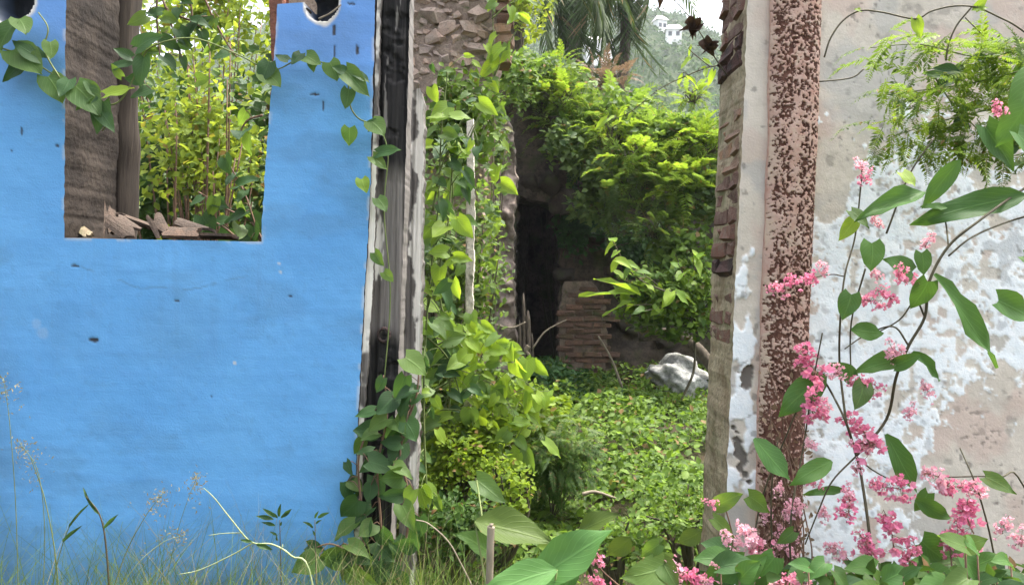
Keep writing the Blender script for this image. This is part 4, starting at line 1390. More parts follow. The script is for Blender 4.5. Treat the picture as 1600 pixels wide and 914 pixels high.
P = clumpy(ellipsoid_pts(c2, (.75, .35, .46), 2600, .1), 3, .43, 8)
foliage(bs, 'small_leaves', P, RNG.uniform(.06, .11, len(P)), M['l_ground'], (0, -.5, .9), .6)
# long arching grass-like leaves at its left
for (x0, y0, x1, y1) in ((1000, 460, 905, 455), (1000, 462, 935, 425), (990, 470, 940, 490)):
    pxleaf(bs, 'herb', (x0, y0), (x1, y1), 5.1, -.1, .14, (0, -.4, 1))

# ---- palms behind
def palm(px, y, crown_py, label, nf, L, seed, lean=0.0, lo=-.55):
    rg = random.Random(seed)
    c = U(px, crown_py, y)
    b = Vector((c.x + lean, y, 0))
    t = thing('palm_tree', label, 'palm', b, 'palms beyond the ruin')
    mb = MB()
    pth = smooth_path([b - Vector((0, 0, .2)), b.lerp(c, .5) + Vector((lean * .3, 0, 0)), c], 14)
    tube(mb, pth, [.17 - .05 * i / len(pth) + .012 * (i % 2) for i in range(len(pth))], None, 10)
    link('trunk', mb.mesh('trunk', [M['bark']]), t)
    V, Fc = [], []
    mats = []
    for v_ in range(3):
        r2 = np.random.default_rng(seed * 5 + v_)
        mbf = MB()
        nseg = 26
        dr = (0.75, 1.15, 1.6)[v_]
        def cc(s):
            return np.array([0, (s - .28 * s * s * dr) * L, (.35 * s - dr * s * s * .75) * L])
        tube(mbf, [cc(s) for s in np.linspace(0, 1, 9)], .028, .006, 5)
        for k in range(nseg * 2):
            s = .12 + .87 * (k // 2) / (nseg - 1)
            side = -1 if k % 2 else 1
            p = cc(s)
            ll = L * .30 * np.interp(s, [0, .3, .7, 1], [.6, 1, .85, .35]) * r2.uniform(.85, 1.1)
            d = np.array([side * r2.uniform(.5, .8), .35, -r2.uniform(.5, 1.0)]); d /= np.linalg.norm(d)
            q = np.cross(d, [0, 1, 0]); q /= np.linalg.norm(q) + 1e-6
            w = .024
            m1 = p + d * ll * .5 + np.array([0, 0, -.03 * ll])
            e = p + d * ll + np.array([0, 0, -.16 * ll])
            tang = np.array([0, w, 0])
            mbf.add([p - tang * .6, p + tang * .6, m1 + tang, m1 - tang, e], [(0, 1, 2, 3), (3, 2, 4)])
        mats.append(mbf.mesh('frond', [M['l_palm']], False))
    for k in range(nf):
        az = k * 2.399 + rg.uniform(-.3, .3)
        el = rg.uniform(lo, .45)
        mw = Matrix.Translation(c) @ Matrix.Rotation(az, 4, 'Z') @ Matrix.Rotation(el, 4, 'X')
        link('frond', mats[0 if el > .1 else (1 if el > -.3 else 2)], t, mw)
    return t


palm(893, 16.0, -28, 'dark palm with a heavy skirt of drooping fronds', 22, 2.3, 1, .15, -1.2)
palm(985, 17.5, -58, 'palm with long hanging fronds against the white sky', 20, 2.7, 2, -.2, -1.0)
# ---- leafy tree at the left of the palms
def tree(px, y, top_py, r, n, size, mat, label, seed, cy_py):
    c = U(px, cy_py, y)
    b = Vector((c.x + .2, y, 0))
    t = thing('leafy_tree', label, 'tree', b)
    mb = MB()
    tube(mb, smooth_path([b - Vector((0, 0, .1)), b.lerp(c, .55) + Vector((.12, 0, 0)), c], 8), .11, .05, 8)
    P0 = ellipsoid_pts(c, np.array(r) * .8, 14, .4)
    for q in P0:
        tube(mb, smooth_path([b.lerp(c, .6), (Vector(q) + c) / 2, q], 5), .035, .01, 5)
    link('trunk', mb.mesh('trunk', [M['bark']]), t)
    P = clumpy(ellipsoid_pts(c, r, n, .25), 1.6, .46, seed)
    foliage(t, 'crown', P, RNG.uniform(size * .6, size * 1.2, len(P)), M[mat], (0, -.2, 1), .8)
    return t


tree(806, 10.0, -80, (.7, .8, 1.0), 3000, .13, 'l_shrub', 'light green tree between the rubble wall and the palms', 3, -20)

# ---- creeping vines of the doorway: single heart-shaped leaves
def vine(name, label, spines, y, step, key, size, jitter, nper=1, wr=.85, dy=.12, face=(0, -1, .55), smat='s_green', cat='vine', base=None, r=.006, hang=.6):
    """spines: pixel polylines; leaves hang along them"""
    p0 = U(spines[0][0][0], spines[0][0][1], spines[0][0][2] if len(spines[0][0]) > 2 else y)
    b = base if base is not None else Vector((p0.x, p0.y, max(0.0, min(p0.z, 0.05))))
    t = thing(name, label, cat, b)
    mb = MB()
    for sp_ in spines:
        pth = px_path(sp_, y, 8)
        tube(mb, pth, r, r * .5, 5)
        acc = 0.0
        for i in range(1, len(pth)):
            acc += float(np.linalg.norm(np.asarray(pth[i]) - np.asarray(pth[i - 1])))
            while acc > step:
                acc -= step
                for k in range(nper):
                    p = Vector(pth[i]) + Vector((random.uniform(-1, 1) * jitter, random.uniform(-dy, dy * .4), random.uniform(-1, 1) * jitter))
                    tube(mb, [pth[i], (Vector(pth[i]) + p) / 2 + Vector((0, 0, .01)), p], .0022, .0018, 4)
                    d = Vector((random.uniform(-.9, .9), random.uniform(-.5, .1), random.uniform(-1, .55) * hang - .25)).normalized()
                    L = random.uniform(size[0], size[1])
                    kk = key if isinstance(key, str) else random.choice(key)
                    put_leaf(t, kk, p, p + d * L, wr * random.uniform(.65, 1.05), (face[0] + random.uniform(-1., 1.), face[1], face[2] + random.uniform(-.5, .9)))
    link('stem', mb.mesh('stem', [M[smat]]), t)
    return t


vine('climbing_vine', 'bright heart leaved vine climbing the flaking inner post',
     [[(668, 800), (662, 640), (668, 480), (684, 330), (690, 200), (700, 110)], [(668, 480), (695, 380), (705, 290), (712, 210), (740, 165)], [(676, 330), (690, 260), (720, 200)]],
     .55, .036, ['vine', 'vine', 'vine_mid', 'vine_dark'], (.035, .115), .075)
vine('climbing_vine', 'bright creeper tangled round the slender lime post',
     [[(700, 800), (702, 650), (704, 500), (698, 400), (708, 300), (700, 230)], [(722, 560), (690, 480), (684, 400), (676, 350)], [(735, 215), (750, 180), (765, 160)]],
     1.05, .045, ['vine', 'vine_mid', 'vine_dark'], (.04, .125), .10)
vine('climbing_vine', 'leafy vine running up the edge of the rubble wall',
     [[(762, 420), (770, 260), (772, 120), (768, -30)], [(772, 120), (800, 60), (825, 20)], [(770, 200), (740, 120), (700, 105)], [(768, 30), (800, 5), (850, -10)]],
     2.8, .075, ['vine', 'vine_mid'], (.08, .15), .08, base=Vector((tuple(U(762, 420, 2.8)))))
vine('creeper_mound', 'mound of yellow green creeper spilling into the doorway',
     [[(650, 560), (700, 530), (745, 520), (790, 560), (815, 590)], [(660, 620), (720, 590), (770, 600), (800, 640)], [(690, 680), (740, 640), (770, 660), (800, 700)], [(720, 560), (740, 610), (760, 680)], [(700, 500), (735, 520), (770, 545)], [(770, 545), (815, 580), (835, 630)], [(760, 620), (800, 620), (840, 660)], [(740, 660), (760, 690), (800, 720)]],
     1.15, .045, ['vine', 'vine', 'vine', 'vine_mid'], (.04, .125), .10, 2, base=base_of(730, 1.2))
vine('creeper_mound', 'darker green creeper under the yellow mound',
     [[(640, 660), (690, 640), (740, 650), (780, 700)], [(650, 580), (690, 570), (740, 585)], [(660, 520), (700, 560), (720, 620)]],
     1.0, .055, ['vine_mid', 'vine_dark'], (.07, .12), .08, 1, base=base_of(700, 1.05))
bush('creeper_thicket', 'yellow sunlit shoots on the front of the creeper mound', 755, 670, 1.05, (.13, .10, .12), 420, .07, 'l_herb', .1, .40, 33, None, (0, -.8, .7), .6, 'creeper')
bush('creeper_thicket', 'thick small leaved thicket under the creeper mound', 735, 610, 1.5, (.36, .25, .36), 4200, .05, 'l_fern', .1, .38, 31, None, (0, -.6, .8), .6, 'creeper')
bush('creeper_thicket', 'leafy thicket between the creeper mound and the feathery plant', 815, 650, 1.9, (.34, .25, .24), 3000, .05, 'l_herb', .1, .40, 32, None, (0, -.6, .8), .6, 'creeper')
vine('door_foot_vine', 'dark round leaved vine climbing the foot of the charred post',
     [[(600, 950), (595, 820), (590, 730), (605, 650), (600, 590)], [(610, 950), (640, 800), (625, 700), (650, 620), (655, 560)], [(575, 950), (565, 800), (560, 720), (575, 670)], [(625, 700), (640, 650), (640, 600)]],
     -.03, .05, ['vine_dark', 'vine_dark', 'vine_mid'], (.06, .115), .05, 1, .95, .06, (0, -1, .4), 's_brown')
vine('door_foot_vine', 'trailing dark leaves at the corner of the blue wall',
     [[(590, 960), (560, 880), (520, 850), (480, 860)], [(575, 960), (545, 870)]],
     -.12, .05, ['vine_dark', 'vine_mid'], (.06, .11), .04, 1, .9, .05, (0, -1, .5), 's_brown')
vine('sunlit_twig', 'thin twig with glowing yellow leaves crossing before the hill',
     [[(1150, 100), (1110, 105), (1070, 120), (1030, 140), (985, 175), (950, 190)], [(1110, 105), (1085, 85), (1075, 75)]],
     1.2, .05, ['vine', 'vine', 'herb'], (.05, .09), .03, 1, .5, .04, (0, -1, .8), 's_dark', 'branch', Vector(tuple(U(1150, 100, 1.2))), .004)

# two dead pods/leaves on a dry twig at the jamb top
dt = thing('dead_leaf_twig', 'dry twig with two curled dark brown dead leaves below the sky', 'twig', U(1132, 118, .2))
mb = MB(); tube(mb, px_path([(1136, 118), (1118, 92), (1098, 58), (1078, 28), (1040, -15)], .2), .003, .002, 5)
link('twig', mb.mesh('twig', [M['s_dark']]), dt)
for (a_, b_) in (((1070, 36), (1088, 50)), ((1092, 48), (1070, 40)), ((1078, 34), (1082, 54)), ((1090, 40), (1084, 52)), ((1101, 62), (1112, 84)), ((1108, 64), (1106, 80)), ((1112, 82), (1100, 66)), ((1026, -14), (1035, 4))):
    put_leaf(dt, 'dead', U(a_[0], a_[1], .2), U(b_[0], b_[1], .18), random.uniform(.5, .8), (random.uniform(-.9, .9), -1, random.uniform(-.6, .6)))

# ---- the garland vine across the blue wall and window
gv = thing('garland_vine', 'green leafy vine strung across the blue wall and window gap', 'vine', U(595, 960, -.06))
mb = MB()
for p_ in ([(-60, 60), (0, 75), (40, 90), (95, 125), (140, 160), (185, 160), (215, 110), (235, 75), (300, 60), (370, 85), (425, 110), (470, 92), (510, 100), (545, 115), (572, 132)],
           [(545, 115), (546, 160), (560, 185), (590, 200), (606, 240), (600, 330), (610, 460), (600, 600)], [(140, 160), (170, 185), (160, 205)], [(95, 125), (70, 80), (75, 45), (60, 20)]):
    tube(mb, px_path(p_, -.06, 6), .0035, .0025, 5)
link('stem', mb.mesh('stem', [M['s_green']]), gv)
GL = [((22, 78), (66, 112), .8, 'vine_mid'), ((40, 92), (2, 128), .5, 'vine_dark'), ((62, 92), (18, 62), .6, 'vine_dark'), ((78, 66), (80, 92), .8, 'vine_mid'), ((20, 40), (-10, 80), .8, 'vine_mid'), ((30, 30), (42, 52), .8, 'vine_mid'),
      ((75, 120), (100, 160), .85, 'vine_mid'), ((108, 125), (92, 150), .8, 'vine_dark'), ((118, 135), (158, 178), .7, 'vine_mid'), ((150, 145), (128, 120), .6, 'vine_mid'), ((160, 160), (150, 208), .6, 'vine_dark'), ((165, 148), (208, 136), .5, 'vine'), ((150, 165), (178, 205), .5, 'vine_dark'), ((140, 150), (118, 172), .7, 'vine_mid'),
      ((180, 105), (215, 95), .5, 'vine_dark'), ((190, 120), (172, 100), .6, 'vine_mid'), ((205, 90), (178, 75), .7, 'vine_dark'), ((215, 75), (250, 50), .7, 'vine_dark'), ((225, 90), (215, 135), .6, 'vine_dark'),
      ((412, 112), (440, 134), .9, 'vine_mid'), ((420, 98), (405, 130), .8, 'vine_dark'), ((450, 95), (430, 85), .8, 'vine_dark'), ((478, 88), (500, 98), .85, 'vine_mid'), ((470, 84), (455, 100), .8, 'vine_dark'), ((490, 92), (488, 112), .9, 'vine_mid'),
      ((515, 98), (528, 126), .9, 'vine_mid'), ((540, 112), (520, 104), .8, 'vine_dark'), ((540, 112), (576, 146), .6, 'vine_mid'), ((555, 115), (578, 128), .6, 'vine_dark'), ((545, 140), (540, 170), .7, 'vine_mid'),
      ((546, 200), (544, 228), .9, 'vine'), ((580, 190), (602, 210), .9, 'vine_mid'), ((575, 200), (596, 185), .7, 'vine_dark'), ((590, 240), (625, 232), .55, 'vine_dark'), ((582, 245), (604, 262), .7, 'vine_mid'), ((565, 280), (572, 300), .9, 'vine'), ((590, 310), (605, 330), .8, 'vine_mid'), ((600, 425), (615, 440), .8, 'vine_mid'), ((585, 395), (598, 415), .7, 'vine_mid')]
for b_, t_, w_, k_ in GL:
    pxleaf(gv, k_, b_, t_, -.07, random.uniform(-.05, 0), w_)

# ---- shrubs behind the window
bush('window_shrub', 'sunlit yellow green shrub filling the window gap', 325, 225, 2.1, (.62, .5, .95), 3300, .058, 'l_shrub', .05, .44, 21, None, (0, -.7, .6), .6, 'shrub', 26, 's_brown')
bush('window_shrub', 'deeper green shrub behind the sunlit one in the window', 300, 240, 3.2, (1.0, .5, 1.2), 3000, .10, 'l_deep', .05, .46, 22, None, (0, -.7, .6), .6, 'shrub', 20, 's_brown')
bush('window_shrub', 'pale foliage high behind the window shrubs', 330, 10, 4.4, (1.5, .6, .8), 2000, .09, 'l_shrub', .05, .49, 23, None, (0, -.7, .6), .6, 'shrub', 20, 's_brown')
bush('window_shrub', 'dense dark thicket at the back of the blue wall', 250, 420, 3.6, (1.8, .5, 1.2), 5200, .11, 'l_deep', .05, .36, 24, None, (0, -.7, .6), .6, 'shrub', 20, 's_brown')
vine('window_vine', 'large dark leaves hanging into the top of the window gap',
     [[(230, -60), (262, 20), (280, 80), (300, 110)], [(262, 20), (310, 40), (330, 80)], [(280, -60), (300, 20), (290, 60)], [(230, 60), (215, 110), (225, 160)], [(300, -60), (325, 10), (350, 60), (370, 90)], [(250, -60), (245, 20), (250, 90)]],
     .55, .05, ['vine_dark', 'vine_dark', 'vine_mid'], (.055, .105), .07, 1, .8, .05, (0, -1, .35), 's_brown', 'vine', Vector(tuple(U(230, -60, .55))))
vine('window_vine', 'dark broad leaves crowding the lower right of the window gap',
     [[(430, 420), (395, 350), (350, 325), (310, 300)], [(420, 420), (385, 310), (360, 260)], [(400, 400), (345, 352), (310, 350)], [(410, 180), (385, 190), (370, 220)]],
     .62, .05, ['vine_dark', 'vine_dark', 'vine_mid'], (.07, .13), .05, 1, .85, .05, (0, -1, .4), 's_brown', 'vine', Vector(tuple(U(430, 420, .62))))


# ================================================================== FOREGROUND
# ---- pink flower clusters
def flower_cluster(seed, mat, n=26, curve=0.2):
    rg = np.random.default_rng(seed)
    mb = MB()
    ax = lambda s: np.array([curve * math.sin(s * 2.2), s - .5, -.25 * s * s])
    tube(mb, [ax(s) for s in np.linspace(0, 1, 6)], .018, .008, 4, 1)
    V = []
    for k in range(n):
        s = rg.uniform(0.02, 1)
        d = rg.normal(size=3); d /= np.linalg.norm(d)
        c = ax(s) + d * rg.uniform(.12, .46) * (1 - .6 * s)
        size = rg.uniform(.10, .19) * (1.1 - .5 * s)
        axis = d + np.array([0, 0, -.3]); axis /= np.linalg.norm(axis)
        e1 = np.cross(axis, rg.normal(size=3)); e1 /= np.linalg.norm(e1); e2 = np.cross(axis, e1)
        tube(mb, [ax(s), c], .006, .005, 3, 1, False)
        for j in range(5):
            a = j * 2 * math.pi / 5 + rg.uniform(-.2, .2)
            r = math.cos(a) * e1 + math.sin(a) * e2; q = -math.sin(a) * e1 + math.cos(a) * e2
            o = size
            mb.add([c, c + r * o * .45 + q * o * .40 + axis * o * .35, c + r * o * .75 + axis * o * .75, c + r * o * .45 - q * o * .40 + axis * o * .35],
                   [(0, 3, 2, 1)], 0)
    return mb.mesh('flower_cluster', [M[mat], M['s_brown']], False)


FL = {k: [flower_cluster(s + i * 10, k, 40 + 6 * s, .1 + .12 * s) for s in range(3)] for i, k in enumerate(('petal', 'petal_pale', 'petal_coral'))}


def put_flower(parent, px, py, y, size_px, ang=0, kind='petal', stretch=1.0):
    s = size_px * (y - CAM.y) / F_PX
    R = Matrix.Rotation(math.radians(90), 4, 'X')          # raceme axis vertical in the picture plane
    mw = (Matrix.Translation(U(px, py, y)) @ Matrix.Rotation(-math.radians(ang), 4, 'Y') @ Euler((random.uniform(-.5, .5), 0, random.uniform(-3, 3))).to_matrix().to_4x4()
          @ R @ Matrix.Diagonal((s, s * stretch, s, 1)))
    return link('flower_cluster', random.choice(FL[kind]), parent, mw)


YC = -.75
cv = thing('coral_vine', 'pink flowering coral vine arching before the peeling wall', 'flowering vine', Vector((U(1360, 900, YC).x, YC, 0)))
mb = MB()
STEMS = [([(1372, 1000), (1362, 900), (1358, 830), (1345, 740), (1338, 712), (1322, 660), (1300, 615), (1285, 590)], .0050, .003),
         ([(1338, 712), (1385, 655), (1400, 590), (1420, 540), (1445, 495), (1452, 440), (1482, 385), (1530, 345), (1600, 295), (1680, 250)], .0045, .004),
         ([(1322, 660), (1312, 570), (1313, 500), (1320, 430), (1336, 370), (1345, 290), (1348, 250)], .0035, .002),
         ([(1338, 712), (1300, 752), (1278, 800), (1258, 850)], .003, .002), ([(1340, 715), (1365, 735), (1408, 758)], .003, .002),
         ([(1420, 540), (1395, 510), (1350, 525), (1320, 545)], .003, .002), ([(1445, 495), (1430, 470), (1405, 500), (1360, 525)], .003, .002),
         ([(1352, 420), (1330, 505), (1330, 600)], .0028, .002), ([(1320, 432), (1290, 430), (1205, 452)], .0022, .0016),
         ([(1482, 385), (1478, 350), (1472, 330)], .0025, .002), ([(1482, 400), (1520, 370), (1580, 345), (1640, 330)], .003, .003), ([(1700, 1000), (1600, 760), (1560, 745), (1480, 745)], .003, .002),
         ([(1570, 960), (1550, 850), (1535, 790), (1520, 745), (1500, 700)], .003, .002), ([(1385, 365), (1420, 275), (1460, 215)], .003, .002),
         ([(1240, 960), (1235, 820), (1255, 700), (1270, 600), (1285, 520)], .003, .002), ([(1210, 960), (1205, 780), (1215, 690)], .003, .002), ([(1170, 970), (1185, 800), (1235, 665), (1250, 630)], .003, .002)]
for p_, r0_, r1_ in STEMS:
    tube(mb, px_path([(x_, y_, YC + .05 * math.sin(x_ * .05 + y_ * .03)) for x_, y_ in p_], YC, 6), r0_, r1_, 6)
link('stem', mb.mesh('stem', [M['s_dark']]), cv)
CL = [((1605, 305), (1428, 342), .30, 'coral_long'), ((1460, 428), (1572, 572), .28, 'coral_long'), ((1445, 300), (1345, 330), .35, 'coral_long'), ((1500, 250), (1440, 325), .4, 'coral_long'),
      ((1362, 380), (1364, 424), .9, 'coral'), ((1440, 395), (1446, 430), .8, 'coral'), ((1425, 425), (1385, 405), .7, 'coral'), ((1450, 440), (1425, 485), .75, 'coral'), ((1330, 460), (1318, 500), .85, 'coral'),
      ((1330, 515), (1385, 520), .6, 'coral_long'), ((1420, 560), (1335, 575), .5, 'coral_long'), ((1330, 590), (1300, 565), .7, 'coral'), ((1425, 550), (1478, 592), .42, 'coral_long'), ((1400, 570), (1440, 555), .6, 'coral'),
      ((1384, 678), (1440, 775), .42, 'coral_long'), ((1290, 585), (1216, 648), .55, 'coral_long'), ((1178, 685), (1240, 752), .6, 'coral_long'), ((1300, 720), (1236, 755), .45, 'coral_long'), ((1320, 765), (1255, 770), .3, 'coral_long'),
      ((1430, 780), (1490, 812), .5, 'coral_long'), ((1450, 770), (1430, 800), .7, 'coral'), ((1350, 600), (1338, 640), .7, 'vine_mid'), ((1560, 470), (1625, 500), .65, 'coral'), ((1540, 745), (1590, 770), .6, 'vine_mid'),
      ((1440, 845), (1480, 880), .8, 'coral'), ((1170, 775), (1205, 800), .7, 'vine_mid'), ((1240, 830), (1215, 850), .7, 'vine_mid'), ((1600, 400), (1640, 420), .7, 'coral'),
      ((1330, 330), (1360, 355), .6, 'vine_mid'), ((1410, 270), (1430, 290), .7, 'vine'), ((1335, 345), (1310, 375), .6, 'vine'), ((1480, 325), (1440, 320), .4, 'coral_long'), ((1600, 170), (1560, 230), .7, 'coral'), ((1590, 210), (1640, 260), .8, 'coral'), ((1540, 200), (1590, 265), .6, 'coral'), ((1610, 120), (1585, 190), .6, 'coral')]
for b_, t_, w_, k_ in CL:
    pxleaf(cv, k_, b_, t_, YC - .03 + .05 * math.sin(b_[0] * .05 + b_[1] * .03), random.uniform(-.06, .03), w_ * (.82 if k_ == 'coral_long' else .95), (0, -1, .5))
FLW = [(1215, 450, 26, 80, 'petal_coral'), (1240, 440, 30, 70, 'petal'), (1265, 430, 26, 75, 'petal'), (1282, 424, 22, 60, 'petal_pale'), (1360, 462, 34, 80, 'petal_coral'), (1382, 470, 30, 70, 'petal'),
       (1282, 566, 56, 20, 'petal'), (1300, 580, 30, 40, 'petal_pale'), (1272, 625, 52, 10, 'petal'), (1285, 635, 30, 50, 'petal_pale'), (1340, 680, 62, 30, 'petal'), (1355, 690, 40, 80, 'petal_pale'),
       (1350, 598, 36, 70, 'petal_coral'), (1365, 602, 24, 70, 'petal'), (1264, 748, 30, 20, 'petal_coral'), (1325, 785, 44, -30, 'petal'), (1332, 770, 26, 0, 'petal_pale'), (1388, 752, 44, 60, 'petal_coral'), (1412, 758, 34, 10, 'petal'),
       (1398, 830, 58, 5, 'petal'), (1410, 862, 40, 0, 'petal_coral'), (1340, 858, 46, 30, 'petal'), (1310, 872, 36, 80, 'petal_pale'), (1462, 758, 40, 80, 'petal_pale'), (1495, 762, 44, 80, 'petal'), (1520, 770, 34, 70, 'petal_pale'),
       (1510, 805, 56, 20, 'petal'), (1492, 855, 54, 5, 'petal'), (1500, 830, 40, 5, 'petal_coral'), (1398, 545, 34, 30, 'petal_pale'), (1405, 432, 34, 60, 'petal_coral'), (1372, 425, 24, 30, 'petal_pale'), (1445, 375, 22, 0, 'petal_pale'),
       (1346, 256, 22, 10, 'petal_pale'), (1352, 275, 22, 10, 'petal_coral'), (1567, 818, 30, 0, 'petal_pale'), (1555, 172, 24, 60, 'petal_coral'), (1170, 838, 34, 50, 'petal_pale'), (1148, 850, 26, 20, 'petal_pale'), (1185, 850, 30, 80, 'petal_coral'),
       (1420, 640, 24, 0, 'petal_pale'), (1445, 610, 26, 30, 'petal_pale'), (1270, 690, 22, 30, 'petal_pale'), (1240, 795, 24, 0, 'petal_pale'), (1215, 760, 20, 0, 'petal_pale'), (1375, 345, 20, 10, 'petal_pale'), (1290, 800, 24, 0, 'petal_pale'), (1340, 730, 22, 0, 'petal_pale'), (1590, 840, 30, 0, 'petal_pale'), (1540, 870, 26, 0, 'petal_pale')]
for x_, y_, s_, a_, k_ in FLW:
    put_flower(cv, x_, y_, YC - .05, s_ * 1.2, a_, k_, .9)
cv2 = thing('coral_vine', 'low pink flowering vine sprawling over the doorway threshold', 'flowering vine', Vector((U(1080, 900, -1.0).x, -1.0, 0)))
mb = MB()
for p_ in ([(1100, 1010), (1080, 930), (1060, 885), (1030, 880)], [(1100, 1010), (1120, 900), (1145, 850), (1130, 780)], [(1100, 1010), (1000, 940), (940, 890), (925, 860)], [(1100, 1010), (1180, 930), (1240, 900), (1300, 880)]):
    tube(mb, px_path(p_, -1.0, 6), .003, .002, 5)
link('stem', mb.mesh('stem', [M['s_brown']]), cv2)
for x_, y_, s_, k_ in ((938, 908, 26, 'petal'), (1085, 905, 40, 'petal'), (1055, 890, 30, 'petal_pale'), (1110, 908, 26, 'petal_pale'), (932, 870, 20, 'petal_coral'), (1160, 835, 30, 'petal_pale'), (1125, 880, 18, 'petal_pale'), (1110, 782, 16, 'petal_coral'), (1200, 905, 30, 'petal_pale'), (1235, 905, 30, 'petal_coral'), (1130, 842, 20, 'petal_pale')):
    put_flower(cv2, x_, y_, -1.02, s_ * 1.35, random.uniform(0, 90), k_)
for b_, t_, w_, k_ in (((1045, 885), (972, 905), .6, 'vine_mid'), ((1035, 878), (1060, 920), .7, 'vine_mid'), ((1160, 880), (1100, 905), .75, 'coral'), ((1120, 790), (1160, 770), .6, 'vine_mid'), ((1115, 810), (1150, 840), .5, 'vine_mid'), ((1150, 900), (1200, 870), .7, 'coral'), ((1210, 870), (1180, 910), .8, 'coral'), ((1095, 830), (1060, 850), .7, 'olive'), ((985, 840), (950, 870), .7, 'olive'), ((1030, 850), (1000, 870), .7, 'vine_mid')):
    pxleaf(cv2, k_, b_, t_, -1.0, random.uniform(-.06, .02), w_)
# low dark leaves along the foot of the peeling wall
lw = thing('low_leafy_creeper', 'dark leafy creeper crowding the foot of the peeling wall', 'creeper', Vector((U(1420, 900, -.95).x, -.95, 0)))
mb = MB(); root = Vector((U(1420, 900, -.95).x, -.95, 0))
for k in range(85):
    x_ = random.uniform(1120, 1680); y_ = random.uniform(868, 960) - 18 * math.sin(x_ * .03)
    p = U(x_, y_, random.uniform(-1.15, -.7))
    ang = random.uniform(0, 6.28); L_ = random.uniform(.06, .11)
    put_leaf(lw, random.choice(['coral', 'vine_dark', 'coral_long', 'vine_mid']), p, p + Vector((math.cos(ang) * L_, -.03, math.sin(ang) * L_ * .6)), random.uniform(.6, .9), (random.uniform(-.5, .5), -.7, .8))
    tube(mb, smooth_path([Vector((p.x * .92 + root.x * .08, p.y, 0)), p.lerp(Vector((p.x, p.y, 0)), .5) + Vector((.03, 0, 0)), p], 4), .003, .002, 4)
link('stem', mb.mesh('stem', [M['s_brown']]), lw)
P = np.stack([UA(RNG.uniform(1100, 1700, 900), RNG.uniform(890, 1000, 900), RNG.uniform(-1.1, -.3, 900))], 0)[0]
foliage(lw, 'small_leaves', P, RNG.uniform(.03, .06, len(P)), M['l_deep'], (0, -.5, .9), .6)
# pinkish dry runners climbing the pilaster foot
dr = thing('dry_runner', 'dry reddish runners tangled up the foot of the terracotta pilaster', 'vine', Vector((U(1225, 900, -.12).x, -.12, 0)))
mb = MB()
for k in range(16):
    x_ = random.uniform(1195, 1262)
    top_ = random.uniform(560, 800)
    pts = [(x_ + random.uniform(-14, 14), 1010, -.14)] + [(x_ + random.uniform(-22, 22) - (900 - yy_) * .02, yy_, -.13 - random.uniform(0, .05)) for yy_ in np.arange(930, top_, -60)]
    tube(mb, px_path(pts, -.13, 5), .0035, .002, 5)
link('stem', mb.mesh('stem', [M['s_brown']]), dr)
P = UA(RNG.uniform(1185, 1275, 260), 560 + 440 * RNG.random(260) ** .6, RNG.uniform(-.2, -.1, 260))
o = foliage(dr, 'withered_leaves', P, RNG.uniform(.015, .035, 260), M['l_rust'], (0, -1, .4), .7)
for k in range(14):
    x_ = random.uniform(1190, 1260); y_ = random.uniform(760, 920)
    put_flower(dr, x_, y_, -.2, random.uniform(16, 24), random.uniform(0, 90), 'petal_pale')

# ---- feathery spray and arching runner at the upper right
fs = thing('feathery_spray', 'yellow green feathery branch hanging before the peeling wall top', 'branch', U(1640, 120, -.5))
mb = MB()
for p_ in ([(1700, 90), (1600, 110), (1520, 130), (1450, 140), (1370, 150)], [(1700, 160), (1560, 170), (1470, 190), (1390, 215)], [(1640, 60), (1540, 90), (1440, 70), (1360, 75)], [(1460, 120), (1490, 165), (1525, 200), (1540, 220)]):
    tube(mb, px_path(p_, -.5, 6), .003, .0015, 5)
link('stem', mb.mesh('stem', [M['s_green']]), fs)
n = 330
px_ = 1360 + 290 * RNG.random(n) ** .75; py_ = 50 + RNG.random(n) * 200 - 20 * ((px_ - 1480) / 120) ** 2 * .3
P = UA(px_, py_, RNG.uniform(-.65, -.35, n))
D = np.stack([RNG.normal(size=n) * .8 - .4, RNG.normal(size=n) * .3, RNG.normal(size=n) * .55 - .25], -1)
fronds(fs, 'yellow_frond', P[:190], D[:190], RNG.uniform(.08, .17, 190), M['l_feather'], FEATHER)
fronds(fs, 'green_frond', P[190:], D[190:], RNG.uniform(.10, .22, n - 190), M['l_fern'], FEATHER)
for k in range(26):
    x_ = random.uniform(1480, 1640); y_ = random.uniform(60, 260)
    pxleaf(fs, random.choice(['coral_long', 'darklance', 'vine_mid']), (x_, y_), (x_ + random.uniform(-60, 30), y_ + random.uniform(-15, 50)), random.uniform(-.6, -.35), random.uniform(-.05, .05), .38)
ar = thing('arching_runner', 'bare dark runner arching across the top of the peeling wall', 'runner', U(1700, 130, -.6))
mb = MB()
for p_, r_ in (([(1288, 90), (1298, 60), (1318, 32), (1345, 17), (1380, 20), (1430, 30), (1455, 18), (1490, 10), (1525, 12), (1560, 27), (1600, 50), (1700, 130)], .003), ([(1518, 12), (1495, 40), (1482, 70), (1478, 95)], .0028), ([(1508, 28), (1540, 60)], .002), ([(1280, 128), (1330, 122), (1350, 108)], .0025)):
    tube(mb, px_path(p_, -.6, 6), r_, r_, 5)
link('stem', mb.mesh('stem', [M['s_dark']]), ar)
for b_, t_ in (((1525, 14), (1545, -5)), ((1520, 14), (1545, 12)), ((1430, 30), (1440, 60)), ((1345, 17), (1335, 14))):
    pxleaf(ar, 'vine', b_, t_, -.6, -.01, .6)

